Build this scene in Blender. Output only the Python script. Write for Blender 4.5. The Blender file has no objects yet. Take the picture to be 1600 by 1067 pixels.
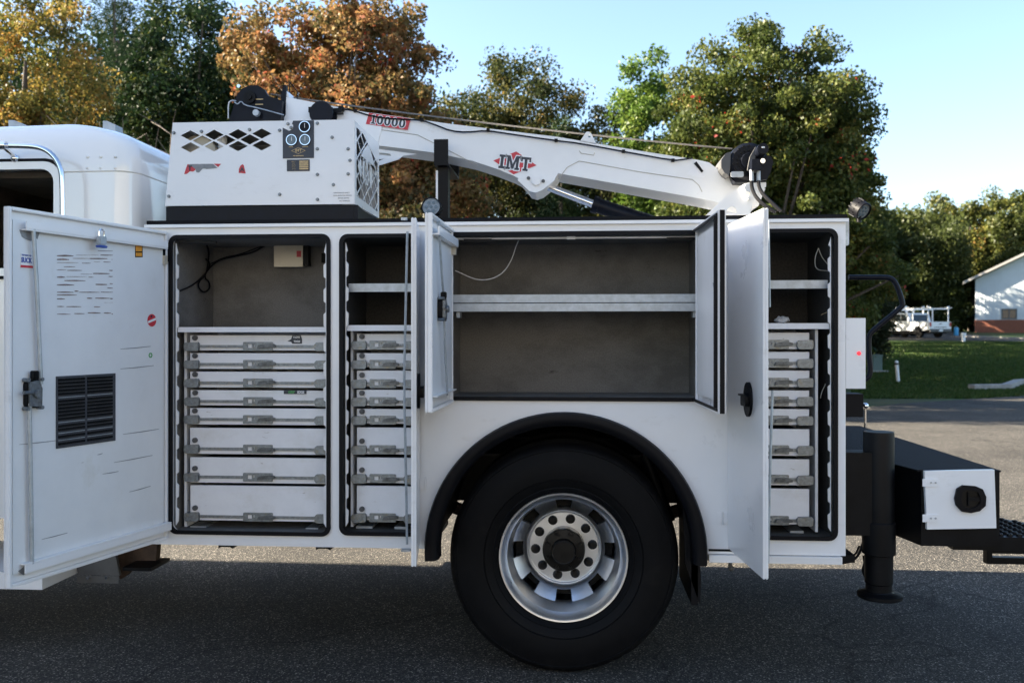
import bpy, bmesh, math, random
import numpy as np
from mathutils import Vector, Matrix
from mathutils.geometry import tessellate_polygon
R = math.radians; PI = math.pi
rnd = random.Random(7)
C = bpy.context.scene.collection
sc = bpy.context.scene

# ------------------------------------------------------------------ camera, world, sun, exposure
F_PX = 1422.0; TH = R(4.15); CD = 4.2; CZ = 1.535; HY = 525.0
cam = bpy.data.cameras.new('camera'); cam_o = bpy.data.objects.new('camera', cam); C.objects.link(cam_o)
cam_o.location = (0, -CD, CZ); cam_o.rotation_euler = (R(90), 0, TH)
cam.lens = 36 * F_PX / 1600; cam.sensor_width = 36; cam.shift_y = -(533.5 - HY) / 1600
cam.clip_start = 0.05; cam.clip_end = 2000
cam.dof.use_dof = True; cam.dof.focus_distance = 4.15; cam.dof.aperture_fstop = 3.6
sc.camera = cam_o
SUN_EL = 28.0; SUN_PH = 1.0          # sun low, to the truck's front (-X), a touch behind its side plane
w = bpy.data.worlds.new('World'); sc.world = w; w.use_nodes = True
nt = w.node_tree; bg = nt.nodes['Background']
sky = nt.nodes.new('ShaderNodeTexSky'); sky.sky_type = 'NISHITA'; sky.sun_disc = False
sky.sun_elevation = R(SUN_EL); sky.sun_rotation = R(-90 + SUN_PH); sky.air_density = 1.0; sky.dust_density = 1.2; sky.ozone_density = 1.8
nt.links.new(sky.outputs[0], bg.inputs[0]); bg.inputs[1].default_value = 0.055
sun = bpy.data.lights.new('sun', 'SUN'); sun.energy = 5.0; sun.angle = R(0.53); sun.color = (1.0, 0.88, 0.70)
so = bpy.data.objects.new('sun', sun); C.objects.link(so)
sd = Vector((-math.cos(R(SUN_EL)) * math.cos(R(SUN_PH)), math.cos(R(SUN_EL)) * math.sin(R(SUN_PH)), math.sin(R(SUN_EL))))
so.rotation_euler = sd.to_track_quat('Z', 'Y').to_euler()
sc.view_settings.view_transform = 'Standard'; sc.view_settings.look = 'None'
sc.view_settings.gamma = 1; sc.view_settings.exposure = 2.85; sc.view_settings.use_curve_mapping = False
try:
    sc.cycles.max_bounces = 8; sc.cycles.transparent_max_bounces = 8
except Exception: pass

# ------------------------------------------------------------------ measuring helpers (photo pixel -> metre on a real plane)
cT, sT = math.cos(TH), math.sin(TH)
def P(px, py, Y=0.0):                       # point of plane y=Y seen at that pixel: (x, z)
    u = (px - 800) / F_PX; t = (CD + Y) / (cT + u * sT)
    return (t * (-sT + u * cT), CZ - (py - HY) / F_PX * t)
def G(px, py, t):                           # point at depth t
    u = (px - 800) / F_PX
    return Vector((t * (-sT + u * cT), -CD + t * (cT + u * sT), CZ - (py - HY) / F_PX * t))
def scr(p):
    d = Vector(p) - Vector((0, -CD, CZ)); t = -sT * d.x + cT * d.y; r = cT * d.x + sT * d.y
    return 800 + F_PX * r / t, HY - F_PX * d.z / t

# ------------------------------------------------------------------ materials
MATS = {}
def mat(name, col, rough=0.5, metal=0.0, var=0.12, scale=6.0, bump=0.0, bscale=80.0, coat=0.0, stretch=(1, 1, 1), col2=None, thr=None, spec=0.5, emit=None):
    if name in MATS: return MATS[name]
    m = bpy.data.materials.new(name); m.use_nodes = True; n = m.node_tree.nodes; l = m.node_tree.links
    b = n['Principled BSDF']; b.inputs['Roughness'].default_value = rough; b.inputs['Metallic'].default_value = metal
    b.inputs['Coat Weight'].default_value = coat; b.inputs['Coat Roughness'].default_value = 0.06
    b.inputs['Specular IOR Level'].default_value = spec
    geo = n.new('ShaderNodeNewGeometry'); mp = n.new('ShaderNodeMapping'); mp.inputs['Scale'].default_value = stretch
    l.new(geo.outputs['Position'], mp.inputs['Vector'])
    nz = n.new('ShaderNodeTexNoise'); nz.inputs['Scale'].default_value = scale; nz.inputs['Detail'].default_value = 6; nz.inputs['Roughness'].default_value = 0.65
    l.new(mp.outputs[0], nz.inputs['Vector'])
    rp = n.new('ShaderNodeValToRGB'); l.new(nz.outputs['Fac'], rp.inputs['Fac'])
    c2 = col2 if col2 else tuple(min(1, c * (1 + var)) for c in col); c1 = tuple(c * (1 - var) for c in col)
    if thr: rp.color_ramp.elements[0].position, rp.color_ramp.elements[1].position = thr
    else: rp.color_ramp.elements[0].position = 0.32; rp.color_ramp.elements[1].position = 0.68
    if col2: c1 = col
    rp.color_ramp.elements[0].color = (*c1, 1); rp.color_ramp.elements[1].color = (*c2, 1)
    l.new(rp.outputs[0], b.inputs['Base Color'])
    if not metal or rough > 0.15:
        mr = n.new('ShaderNodeMapRange'); mr.inputs['To Min'].default_value = max(0, rough - 0.08); mr.inputs['To Max'].default_value = min(1, rough + 0.12)
        l.new(nz.outputs['Fac'], mr.inputs['Value']); l.new(mr.outputs[0], b.inputs['Roughness'])
    if bump:
        n2 = n.new('ShaderNodeTexNoise'); n2.inputs['Scale'].default_value = bscale; n2.inputs['Detail'].default_value = 3
        l.new(mp.outputs[0], n2.inputs['Vector'])
        bp = n.new('ShaderNodeBump'); bp.inputs['Strength'].default_value = bump; bp.inputs['Distance'].default_value = 0.01
        l.new(n2.outputs['Fac'], bp.inputs['Height']); l.new(bp.outputs[0], b.inputs['Normal'])
    if emit: b.inputs['Emission Color'].default_value = (*emit[0], 1); b.inputs['Emission Strength'].default_value = emit[1]
    MATS[name] = m; return m
def over_marks(m, col, scale, thr, stretch, amt=1.0):   # scuffs / stains layered on a material's base colour
    n = m.node_tree.nodes; l = m.node_tree.links; b = n['Principled BSDF']; src = b.inputs['Base Color'].links[0].from_socket
    tc = n.new('ShaderNodeNewGeometry'); mp = n.new('ShaderNodeMapping'); mp.inputs['Scale'].default_value = stretch
    l.new(tc.outputs['Position'], mp.inputs['Vector'])
    nz = n.new('ShaderNodeTexNoise'); nz.inputs['Scale'].default_value = scale; nz.inputs['Detail'].default_value = 8; nz.inputs['Roughness'].default_value = 0.7
    l.new(mp.outputs[0], nz.inputs['Vector'])
    rp = n.new('ShaderNodeValToRGB'); rp.color_ramp.elements[0].position, rp.color_ramp.elements[1].position = thr
    rp.color_ramp.elements[0].color = (0, 0, 0, 1); rp.color_ramp.elements[1].color = (amt, amt, amt, 1)
    l.new(nz.outputs['Fac'], rp.inputs['Fac'])
    mx = n.new('ShaderNodeMix'); mx.data_type = 'RGBA'; l.new(rp.outputs[0], mx.inputs['Factor']); l.new(src, mx.inputs['A']); mx.inputs['B'].default_value = (*col, 1)
    l.new(mx.outputs['Result'], b.inputs['Base Color'])

WHITE = mat('body_white_paint', (0.80, 0.80, 0.80), 0.28, var=0.025, scale=3, coat=0.35, bump=0.03, bscale=6)
over_marks(WHITE, (0.50, 0.47, 0.42), 5, (0.58, 0.80), (1, 1, 2.5), 0.4)
over_marks(WHITE, (0.30, 0.27, 0.23), 16, (0.70, 0.76), (1, 1, .6), 0.35)
CRANEW = mat('crane_white_paint', (0.81, 0.81, 0.80), 0.35, var=0.03, scale=4, coat=0.2)
over_marks(CRANEW, (0.42, 0.36, 0.28), 9, (0.66, 0.8), (1, 1, 1.5), 0.5)
CABW = mat('cab_cream_paint', (0.88, 0.86, 0.81), 0.12, var=0.01, scale=2, coat=1.0)
DOORW = mat('door_inner_white', (0.74, 0.75, 0.75), 0.38, var=0.04, scale=4)
over_marks(DOORW, (0.16, 0.14, 0.13), 7, (0.69, 0.73), (1, 1, 9), 0.7)
over_marks(DOORW, (0.50, 0.47, 0.36), 4, (0.58, 0.8), (1.4, 1.4, 1), 0.4)
DRAWW = mat('drawer_white', (0.74, 0.74, 0.75), 0.4, var=0.04, scale=9)
over_marks(DRAWW, (0.22, 0.17, 0.12), 11, (0.645, 0.70), (1, 1, 3.5), 0.8)
over_marks(DRAWW, (0.50, 0.46, 0.38), 4, (0.52, 0.75), (1, 1, 1.5), 0.45)
ZINC = mat('zinc_plate', (0.20, 0.22, 0.235), 0.36, 0.8, var=0.28, scale=70, bump=0.25, bscale=150)
over_marks(ZINC, (0.26, 0.21, 0.12), 30, (0.55, 0.75), (1, 1, 1), 0.8)
LINER_SHADED = mat('shaded_liner', (0.06, 0.055, 0.048), 0.85, var=0.35, scale=90, bump=0.08, bscale=160)  # liner copy with the shade of the narrow and right compartments in its colour
ZINCD = mat('zinc_worn', (0.10, 0.11, 0.12), 0.35, 0.7, var=0.5, scale=40, bump=.2, bscale=120)
GALV = mat('galvanised_steel', (0.42, 0.45, 0.47), 0.45, 0.5, var=0.18, scale=22)
over_marks(GALV, (0.10, 0.09, 0.08), 9, (0.66, 0.74), (1, 1, 1), 0.7)
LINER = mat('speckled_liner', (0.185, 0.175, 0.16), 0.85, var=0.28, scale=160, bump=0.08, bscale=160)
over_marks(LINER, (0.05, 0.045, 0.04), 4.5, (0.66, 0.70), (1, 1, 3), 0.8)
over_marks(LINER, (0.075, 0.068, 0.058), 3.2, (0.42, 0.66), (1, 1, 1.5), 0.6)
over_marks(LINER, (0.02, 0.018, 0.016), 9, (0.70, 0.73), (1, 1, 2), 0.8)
RUBBER = mat('seal_rubber', (0.004, 0.004, 0.0055), 0.5, var=0.2, spec=.16)
BLACK = mat('black_paint', (0.004, 0.0042, 0.005), 0.42, var=0.35, scale=12, bump=0.05, bscale=200, spec=.16)
over_marks(BLACK, (0.04, 0.037, 0.034), 8, (0.64, 0.8), (1, 1, 1), 0.4)
NAVY = mat('reel_black', (0.0045, 0.006, 0.011), 0.38, var=0.3, scale=20, spec=.16)
TEX = mat('grip_coating', (0.009, 0.009, 0.010), 0.75, spec=.16, var=0.3, scale=60, bump=0.5, bscale=260)
DARK = mat('dark_void', (0.012, 0.012, 0.012), 0.9)
TYRE = mat('tyre_rubber', (0.004, 0.004, 0.0045), 0.62, spec=.13, var=0.25, scale=14, bump=0.05, bscale=90)
over_marks(TYRE, (0.022, 0.020, 0.018), 6, (0.55, 0.8), (1, 1, 1), 0.5)
ALU = mat('polished_aluminium', (0.88, 0.90, 0.93), 0.30, 1.0, var=0.03, scale=8)
CHROME = mat('chrome', (0.78, 0.79, 0.81), 0.06, 1.0, var=0.03)
HUB = mat('oily_hub', (0.008, 0.007, 0.006), 0.38, 0.0, spec=.2, var=0.5, scale=25)
RUST = mat('rusty_frame', (0.07, 0.045, 0.03), 0.8, var=0.5, scale=14)
GREYM = mat('grey_metal', (0.10, 0.10, 0.10), 0.55, 0.4, var=0.2)
RED = mat('decal_red', (0.55, 0.03, 0.045), 0.4, var=0.06)
INK = mat('decal_navy', (0.018, 0.025, 0.04), 0.4, var=0.1)
PAPER = mat('sticker_white', (0.80, 0.80, 0.80), 0.5, var=0.04)
GREYD = mat('decal_grey', (0.22, 0.23, 0.24), 0.45, var=0.15, scale=30)
ORANGE = mat('sticker_orange', (0.70, 0.30, 0.03), 0.5, var=0.15, scale=60)
GREEN = mat('sticker_green', (0.08, 0.35, 0.10), 0.5)
BLUE = mat('sticker_blue', (0.05, 0.10, 0.38), 0.45)
GOLD = mat('plate_gold', (0.50, 0.36, 0.18), 0.4, 0.3, var=0.3, scale=80)
VENTM = mat('vent_plate_dark', (.055,.06,.07), .5, .2, var=.25, scale=25)
TANM = mat('tan_inside', (0.35, 0.28, 0.19), 0.7, var=0.2)
INVERT = mat('inverter_shell', (0.52, 0.47, 0.38), 0.4, 0.3, var=0.06)
RAGM = mat('rag_white', (0.62, 0.62, 0.62), 0.8)
GLASSD = mat('gauge_glass', (0.13, 0.17, 0.19), 0.08, var=0.3, scale=60)
LENS = mat('lamp_lens', (0.22, 0.25, 0.27), 0.15, var=0.4, scale=40)
LEDR = mat('red_led', (0.8, 0.02, 0.03), 0.3, emit=((1, 0.05, 0.07), .17))
CLEARL = mat('marker_lens', (0.50, 0.54, 0.55), 0.15, var=0.3, scale=30)
RESID = mat('glue_residue', (0.22, 0.16, 0.14), 0.8, var=0.6, scale=40)
ROPE = mat('wire_rope', (0.16, 0.145, 0.125), 0.6, 0.3, var=0.3, scale=60)
INTER = mat('cab_interior', (0.26, 0.215, 0.16), 0.8, var=0.3, scale=5)
glass = bpy.data.materials.new('window_glass'); glass.use_nodes = True
_n = glass.node_tree.nodes; _l = glass.node_tree.links; _n.remove(_n['Principled BSDF'])
_t = _n.new('ShaderNodeBsdfTransparent'); _t.inputs[0].default_value = (0.75, 0.80, 0.78, 1)
_g = _n.new('ShaderNodeBsdfGlossy'); _g.inputs['Roughness'].default_value = 0.02
_f = _n.new('ShaderNodeFresnel'); _f.inputs[0].default_value = 1.5
_m = _n.new('ShaderNodeMixShader'); _l.new(_f.outputs[0], _m.inputs[0]); _l.new(_t.outputs[0], _m.inputs[1]); _l.new(_g.outputs[0], _m.inputs[2]); _l.new(_m.outputs[0], _n['Material Output'].inputs[0])

# ------------------------------------------------------------------ mesh helpers
def link(name, me, parent=None, m=None, label=None, loc=None, kind=None):
    o = bpy.data.objects.new(name, me); C.objects.link(o)
    if m is not None and me is not None and len(me.materials) == 0: me.materials.append(m)
    if parent is not None:
        o.parent = parent
        if parent.parent is None and parent.type == 'EMPTY': o.matrix_parent_inverse = Matrix.Translation(-parent.location)
    if loc is not None: o.location = loc
    if label: o['label'] = label
    if kind: o['kind'] = kind
    return o
def thing(name, label, cat, loc, group=None):
    o = bpy.data.objects.new(name, None); C.objects.link(o); o.location = loc; o.empty_display_size = 0.2
    o['label'] = label; o['category'] = cat
    if group: o['group'] = group
    return o
class MB:
    def __init__(s): s.b = bmesh.new()
    def box(s, x0, x1, y0, y1, z0, z1, M=None):
        v = [s.b.verts.new(p) for p in ((x0,y0,z0),(x1,y0,z0),(x1,y1,z0),(x0,y1,z0),(x0,y0,z1),(x1,y0,z1),(x1,y1,z1),(x0,y1,z1))]
        for f in ((0,3,2,1),(4,5,6,7),(0,1,5,4),(1,2,6,5),(2,3,7,6),(3,0,4,7)): s.b.faces.new([v[i] for i in f])
        if M is not None:
            for q in v: q.co = M @ q.co
        return s
    def open_box(s, x0, x1, y0, y1, z0, z1):     # no front (y0) face; faces look inwards
        v = [s.b.verts.new(p) for p in ((x0,y0,z0),(x1,y0,z0),(x1,y1,z0),(x0,y1,z0),(x0,y0,z1),(x1,y0,z1),(x1,y1,z1),(x0,y1,z1))]
        for f in ((0,1,2,3),(7,6,5,4),(5,6,2,1),(6,7,3,2),(7,4,0,3)): s.b.faces.new([v[i] for i in f])
        return s
    def cyl(s, p0, p1, r, seg=20, r2=None):
        p0 = Vector(p0); p1 = Vector(p1); d = p1 - p0; q = d.to_track_quat('Z', 'Y').to_matrix().to_4x4()
        bmesh.ops.create_cone(s.b, cap_ends=True, segments=seg, radius1=r, radius2=r if r2 is None else r2, depth=d.length, matrix=Matrix.Translation((p0+p1)/2) @ q)
        return s
    def sph(s, c, r, seg=12, sc=(1,1,1)):
        bmesh.ops.create_uvsphere(s.b, u_segments=seg, v_segments=max(6, seg//2), radius=r, matrix=Matrix.Translation(c) @ Matrix.Diagonal((*sc, 1)))
        return s
    def tube(s, pts, r, seg=8, smooth=0):
        pts = [Vector(p) for p in pts]
        for _ in range(smooth):
            q = [pts[0]]
            for a, b in zip(pts, pts[1:]): q += [a*.75+b*.25, a*.25+b*.75]
            pts = q + [pts[-1]]
        rings = []; up = Vector((0, 0, 1)); n = len(pts)
        rr = r if isinstance(r, (list, tuple)) else [r] * n
        if len(rr) != n: rr = list(np.interp(np.linspace(0,1,n), np.linspace(0,1,len(rr)), rr))
        t0 = (pts[1]-pts[0]).normalized(); ref = up if abs(t0.dot(up)) < .9 else Vector((1,0,0)); sx = t0.cross(ref).normalized()
        for i, p in enumerate(pts):
            t = (pts[min(i+1,n-1)] - pts[max(i-1,0)]).normalized()
            sx = (sx - t * sx.dot(t)).normalized(); sy = t.cross(sx)
            rings.append([s.b.verts.new(p + (sx*math.cos(a)+sy*math.sin(a))*rr[i]) for a in [2*PI*k/seg for k in range(seg)]])
        for a, b in zip(rings, rings[1:]):
            for k in range(seg): s.b.faces.new((a[k], a[(k+1)%seg], b[(k+1)%seg], b[k]))
        s.b.faces.new(rings[0][::-1]); s.b.faces.new(rings[-1])
        return s
    def lathe(s, c, prof, seg=64, axis='Y', close=False, cut=None):   # prof: (r, h along axis)
        c = Vector(c); rings = []
        for r, h in prof:
            ring = []
            for k in range(seg):
                a = 2*PI*k/seg
                if axis == 'Y': p = Vector((r*math.cos(a), h, r*math.sin(a)))
                elif axis == 'Z': p = Vector((r*math.cos(a), r*math.sin(a), h))
                else: p = Vector((h, r*math.cos(a), r*math.sin(a)))
                ring.append(s.b.verts.new(c+p))
            rings.append(ring)
        n = len(rings)
        for i in range(n if close else n-1):
            a, b = rings[i], rings[(i+1)%n]
            for k in range(seg):
                if cut and cut(i, k): continue
                s.b.faces.new((a[k], a[(k+1)%seg], b[(k+1)%seg], b[k]))
        return s
    def prism(s, loops, y0, y1, M=None):        # loops of (x, z): outer then holes; extruded y0..y1
        pts = [p for lp in loops for p in lp]
        tris = tessellate_polygon([[Vector((p[0], p[1], 0)) for p in lp] for lp in loops])
        A = [s.b.verts.new((p[0], y0, p[1])) for p in pts]; B = [s.b.verts.new((p[0], y1, p[1])) for p in pts]
        for t in tris:
            try: s.b.faces.new([A[i] for i in t]); s.b.faces.new([B[i] for i in reversed(t)])
            except ValueError: pass
        k = 0
        for lp in loops:
            n = len(lp)
            for i in range(n):
                j = (i+1) % n; s.b.faces.new((A[k+i], A[k+j], B[k+j], B[k+i]))
            k += n
        if M is not None:
            for q in A + B: q.co = M @ q.co
        return s
    def mesh(s, name, bevel=0, ang=35, seg=2):
        if bevel:
            ang = min(ang, 21)
            es = [e for e in s.b.edges if len(e.link_faces) == 2 and e.calc_face_angle(0) > R(40)]
            bmesh.ops.bevel(s.b, geom=es, offset=bevel, segments=seg, affect='EDGES', clamp_overlap=True)
        bmesh.ops.recalc_face_normals(s.b, faces=s.b.faces)
        me = bpy.data.meshes.new(name); s.b.to_mesh(me); s.b.free()
        me.shade_smooth(); me.set_sharp_from_angle(angle=R(ang)); return me
    def build(s, name, m, parent=None, bevel=0, label=None, ang=35, M=None, kind=None, flip=True):
        if M is not None: bmesh.ops.transform(s.b, matrix=M, verts=s.b.verts)
        return link(name, s.mesh(name, bevel, ang), parent, m, label, kind=kind)
def rrect(x0, x1, z0, z1, r, n=5):
    out = []
    for cx, cz, a0 in ((x1-r, z0+r, -90), (x1-r, z1-r, 0), (x0+r, z1-r, 90), (x0+r, z0+r, 180)):
        for k in range(n+1):
            a = R(a0 + 90*k/n); out.append((cx + r*math.cos(a), cz + r*math.sin(a)))
    return out
def rect(x0, x1, z0, z1): return [(x0,z0),(x1,z0),(x1,z1),(x0,z1)]
def arc(cx, cz, r, a0, a1, n): return [(cx + r*math.cos(R(a0+(a1-a0)*k/n)), cz + r*math.sin(R(a0+(a1-a0)*k/n))) for k in range(n+1)]
def circ(cx, cz, r, n=24): return [(cx + r*math.cos(2*PI*k/n), cz + r*math.sin(2*PI*k/n)) for k in range(n)]
def text_mesh(s, size, bold=0.0):
    cu = bpy.data.curves.new('lettering', 'FONT'); cu.body = s; cu.size = size; cu.align_x = 'CENTER'; cu.align_y = 'CENTER'; cu.offset = bold; cu.extrude = 0.0004; cu.resolution_u = 3
    o = bpy.data.objects.new('lettering_tmp', cu); C.objects.link(o)
    dg = bpy.context.evaluated_depsgraph_get(); dg.update(); me = bpy.data.meshes.new_from_object(o.evaluated_get(dg))
    bpy.data.objects.remove(o); me.name = 'lettering'; me.materials.clear(); return me
FRONT = Matrix.Rotation(R(90), 4, 'X')      # text plane -> faces -Y
def text(name, s, size, m, parent, x, z, y, rot=0, sx=1.0, bold=0.0, M=None):
    me = text_mesh(s, size, bold)
    T = Matrix.Translation((x, y, z)) @ Matrix.Rotation(rot, 4, 'Y') @ Matrix.Diagonal((sx, 1, 1, 1)) @ FRONT
    me.transform(M @ T if M is not None else T)
    return link(name, me, parent, m)
# slab letters, unit height
SLAB = {
 'I': ([[(0,0),(.5,0),(.5,.17),(.37,.17),(.37,.83),(.5,.83),(.5,1),(0,1),(0,.83),(.13,.83),(.13,.17),(0,.17)]], .5),
 'M': ([[(0,0),(.36,0),(.36,.15),(.27,.15),(.27,.62),(.5,.05),(.62,.05),(.85,.62),(.85,.15),(.76,.15),(.76,0),(1.14,0),(1.14,.15),(1.06,.15),(1.06,.85),(1.14,.85),(1.14,1),(.82,1),(.57,.4),(.32,1),(0,1),(0,.85),(.08,.85),(.08,.15),(0,.15)]], 1.14),
 'T': ([[(.2,0),(.64,0),(.64,.15),(.53,.15),(.53,.83),(.70,.83),(.70,.66),(.84,.66),(.84,1),(0,1),(0,.66),(.14,.66),(.14,.83),(.31,.83),(.31,.15),(.2,.15)]], .84),
 '1': ([[(.02,0),(.5,0),(.5,.13),(.36,.13),(.36,1),(.22,1),(0,.86),(.05,.76),(.16,.8),(.16,.13),(.02,.13)]], .5),
 '0': ([[(.33+.33*math.cos(a), .5+.5*math.sin(a)) for a in [2*PI*k/24 for k in range(24)]], [(.33+.11*math.cos(a), .5+.33*math.sin(a)) for a in [2*PI*k/24 for k in range(24)]]], .66)}
def slab_word(s, h, gap=.1):
    tot = sum(SLAB[c][1] for c in s) + gap*(len(s)-1); x = -tot/2; out = []
    for c in s:
        out.append([[((p[0]+x)*h, (p[1]-.5)*h) for p in lp] for lp in SLAB[c][0]]); x += SLAB[c][1] + gap
    return out
def fat(lp, d, hole=False):                  # offset an outline outwards by d (mitred)
    n = len(lp); area = sum(lp[i][0]*lp[(i+1)%n][1]-lp[(i+1)%n][0]*lp[i][1] for i in range(n)); sg = 1 if area > 0 else -1
    if hole: sg = -sg
    out = []
    for i in range(n):
        a, b, c = lp[i-1], lp[i], lp[(i+1)%n]
        e1 = Vector((b[0]-a[0], b[1]-a[1])).normalized(); e2 = Vector((c[0]-b[0], c[1]-b[1])).normalized()
        n1 = Vector((e1.y, -e1.x))*sg; n2 = Vector((e2.y, -e2.x))*sg; k = n1+n2
        k = k / max(.6, k.length_squared) * 2 if k.length > .01 else n1
        out.append((b[0]+k.x*d, b[1]+k.y*d))
    return out

# ================================================================== THE SETTING
def hgt(d):                                   # ground height by distance in front of the camera
    return float(np.interp(d, [0, 27, 36, 70, 82, 150, 400], [-.04, -.04, .30, 1.50, 1.93, 2.6, 5.0]))
def depth(x, y): return -sT*x + cT*(y + CD)
def gz(x, y): return hgt(depth(x, y))
def sheet(name, poly_fn, m, dz, xs, ys):
    b = bmesh.new(); g = [[b.verts.new((x, y, gz(x, y) + dz)) for x in xs] for y in ys]
    for j in range(len(ys)-1):
        for i in range(len(xs)-1): b.faces.new((g[j][i], g[j][i+1], g[j+1][i+1], g[j+1][i]))
    me = bpy.data.meshes.new(name); b.to_mesh(me); b.free(); return me
def ground_mat(name, cols, sc1, sc2, bump, rough=.9, patch=None):
    m = bpy.data.materials.new(name); m.use_nodes = True; n = m.node_tree.nodes; l = m.node_tree.links; b = n['Principled BSDF']
    b.inputs['Roughness'].default_value = rough; b.inputs['Specular IOR Level'].default_value = .25
    tc = n.new('ShaderNodeTexCoord')
    v = n.new('ShaderNodeTexVoronoi'); v.inputs['Scale'].default_value = sc1; l.new(tc.outputs['Object'], v.inputs['Vector'])
    rp = n.new('ShaderNodeValToRGB'); rp.color_ramp.interpolation = 'LINEAR'
    while len(rp.color_ramp.elements) < len(cols): rp.color_ramp.elements.new(.5)
    for e, (p, c) in zip(rp.color_ramp.elements, cols): e.position = p; e.color = (*c, 1)
    l.new(v.outputs['Color'], rp.inputs['Fac'])
    nz = n.new('ShaderNodeTexNoise'); nz.inputs['Scale'].default_value = sc2; nz.inputs['Detail'].default_value = 6; l.new(tc.outputs['Object'], nz.inputs['Vector'])
    mr = n.new('ShaderNodeMapRange'); mr.inputs['From Min'].default_value = .3; mr.inputs['From Max'].default_value = .7; mr.inputs['To Min'].default_value = .72; mr.inputs['To Max'].default_value = 1.28; l.new(nz.outputs['Fac'], mr.inputs['Value'])
    mx = n.new('ShaderNodeMix'); mx.data_type = 'RGBA'; mx.blend_type = 'MULTIPLY'; mx.inputs['Factor'].default_value = 1; l.new(rp.outputs[0], mx.inputs['A']); l.new(mr.outputs[0], mx.inputs['B'])
    out = mx.outputs['Result']
    if patch:
        n3 = n.new('ShaderNodeTexNoise'); n3.inputs['Scale'].default_value = patch[1]; n3.inputs['Detail'].default_value = 5; l.new(tc.outputs['Object'], n3.inputs['Vector'])
        r3 = n.new('ShaderNodeValToRGB'); r3.color_ramp.elements[0].position = .48; r3.color_ramp.elements[1].position = .66; l.new(n3.outputs['Fac'], r3.inputs['Fac'])
        m3 = n.new('ShaderNodeMix'); m3.data_type = 'RGBA'; l.new(r3.outputs[0], m3.inputs['Factor']); l.new(out, m3.inputs['A']); m3.inputs['B'].default_value = (*patch[0], 1); out = m3.outputs['Result']
    if name == 'asphalt':
        nd = n.new('ShaderNodeTexNoise'); nd.inputs['Scale'].default_value = 1.3; nd.inputs['Detail'].default_value = 6; l.new(tc.outputs['Object'], nd.inputs['Vector'])
        ad = n.new('ShaderNodeMixRGB'); ad.blend_type = 'ADD'; ad.inputs[0].default_value = .8; l.new(tc.outputs['Object'], ad.inputs[1]); l.new(nd.outputs['Color'], ad.inputs[2])
        vc = n.new('ShaderNodeTexVoronoi'); vc.feature = 'DISTANCE_TO_EDGE'; vc.inputs['Scale'].default_value = .33; l.new(ad.outputs[0], vc.inputs['Vector'])
        rc = n.new('ShaderNodeValToRGB'); rc.color_ramp.elements[0].position = .0012; rc.color_ramp.elements[0].color = (.35,.35,.35,1); rc.color_ramp.elements[1].position = .004; l.new(vc.outputs['Distance'], rc.inputs['Fac'])
        mc = n.new('ShaderNodeMix'); mc.data_type = 'RGBA'; mc.blend_type = 'MULTIPLY'; mc.inputs['Factor'].default_value = 1; l.new(out, mc.inputs['A']); l.new(rc.outputs[0], mc.inputs['B']); out = mc.outputs['Result']
        ns = n.new('ShaderNodeTexNoise'); ns.inputs['Scale'].default_value = .55; ns.inputs['Detail'].default_value = 3; l.new(tc.outputs['Object'], ns.inputs['Vector'])
        rs = n.new('ShaderNodeValToRGB'); rs.color_ramp.elements[0].position = .56; rs.color_ramp.elements[1].position = .74; rs.color_ramp.elements[0].color = (1,1,1,1); rs.color_ramp.elements[1].color = (.45,.45,.46,1); l.new(ns.outputs['Fac'], rs.inputs['Fac'])
        ms = n.new('ShaderNodeMix'); ms.data_type = 'RGBA'; ms.blend_type = 'MULTIPLY'; ms.inputs['Factor'].default_value = 1; l.new(out, ms.inputs['A']); l.new(rs.outputs[0], ms.inputs['B']); out = ms.outputs['Result']
    l.new(out, b.inputs['Base Color'])
    bp = n.new('ShaderNodeBump'); bp.inputs['Strength'].default_value = bump; bp.inputs['Distance'].default_value = .006; l.new(v.outputs['Distance'], bp.inputs['Height']); l.new(bp.outputs[0], b.inputs['Normal'])
    return m
ASPH = ground_mat('asphalt', [(0, (.010,.010,.010)), (.38, (.028,.027,.025)), (.75, (.064,.059,.051)), (1, (.40,.36,.30))], 150, .9, .8)
GRASS = ground_mat('grass_ground', [(0, (.024,.048,.012)), (.5, (.044,.080,.019)), (1, (.085,.11,.032))], 22, .35, .9, patch=((.075,.062,.030), .22))
EARTH = ground_mat('leaf_litter', [(0, (.025,.020,.012)), (.5, (.05,.04,.022)), (1, (.09,.07,.035))], 9, .6, .9)
CONC = mat('kerb_concrete', (.32, .30, .27), .85, var=.25, scale=5, bump=.2, bscale=60)
xs = list(np.arange(-60, 62, 4)); xs = [-600, -200] + xs + [200, 600]
ys = [-300, -60] + list(np.arange(-20, 100, 3)) + [120, 160, 240, 400, 800]
link('ground', sheet('ground', None, None, -.012, xs, ys), None, GRASS, kind='structure')
ax = list(np.linspace(-40, 60, 41)); ay = list(np.linspace(-25, 24, 40))
# asphalt lot: far edge follows the kerb line in the photo
def lot_edge(x): return float(np.interp(x, [-60, 4, 8.0, 16, 60], [13.0, 14.0, 18.2, 23.5, 40]))
b = bmesh.new(); cols_ = []
for x in ax: 
    e = lot_edge(x); cols_.append([b.verts.new((x, y, gz(x, y))) for y in (-40, -10, 0, 5, e*.6, e)])
for a, c in zip(cols_, cols_[1:]):
    for k in range(5): b.faces.new((a[k], c[k], c[k+1], a[k+1]))
me = bpy.data.meshes.new('asphalt_lot'); b.to_mesh(me); b.free(); link('asphalt_lot', me, None, ASPH, kind='structure')
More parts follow.
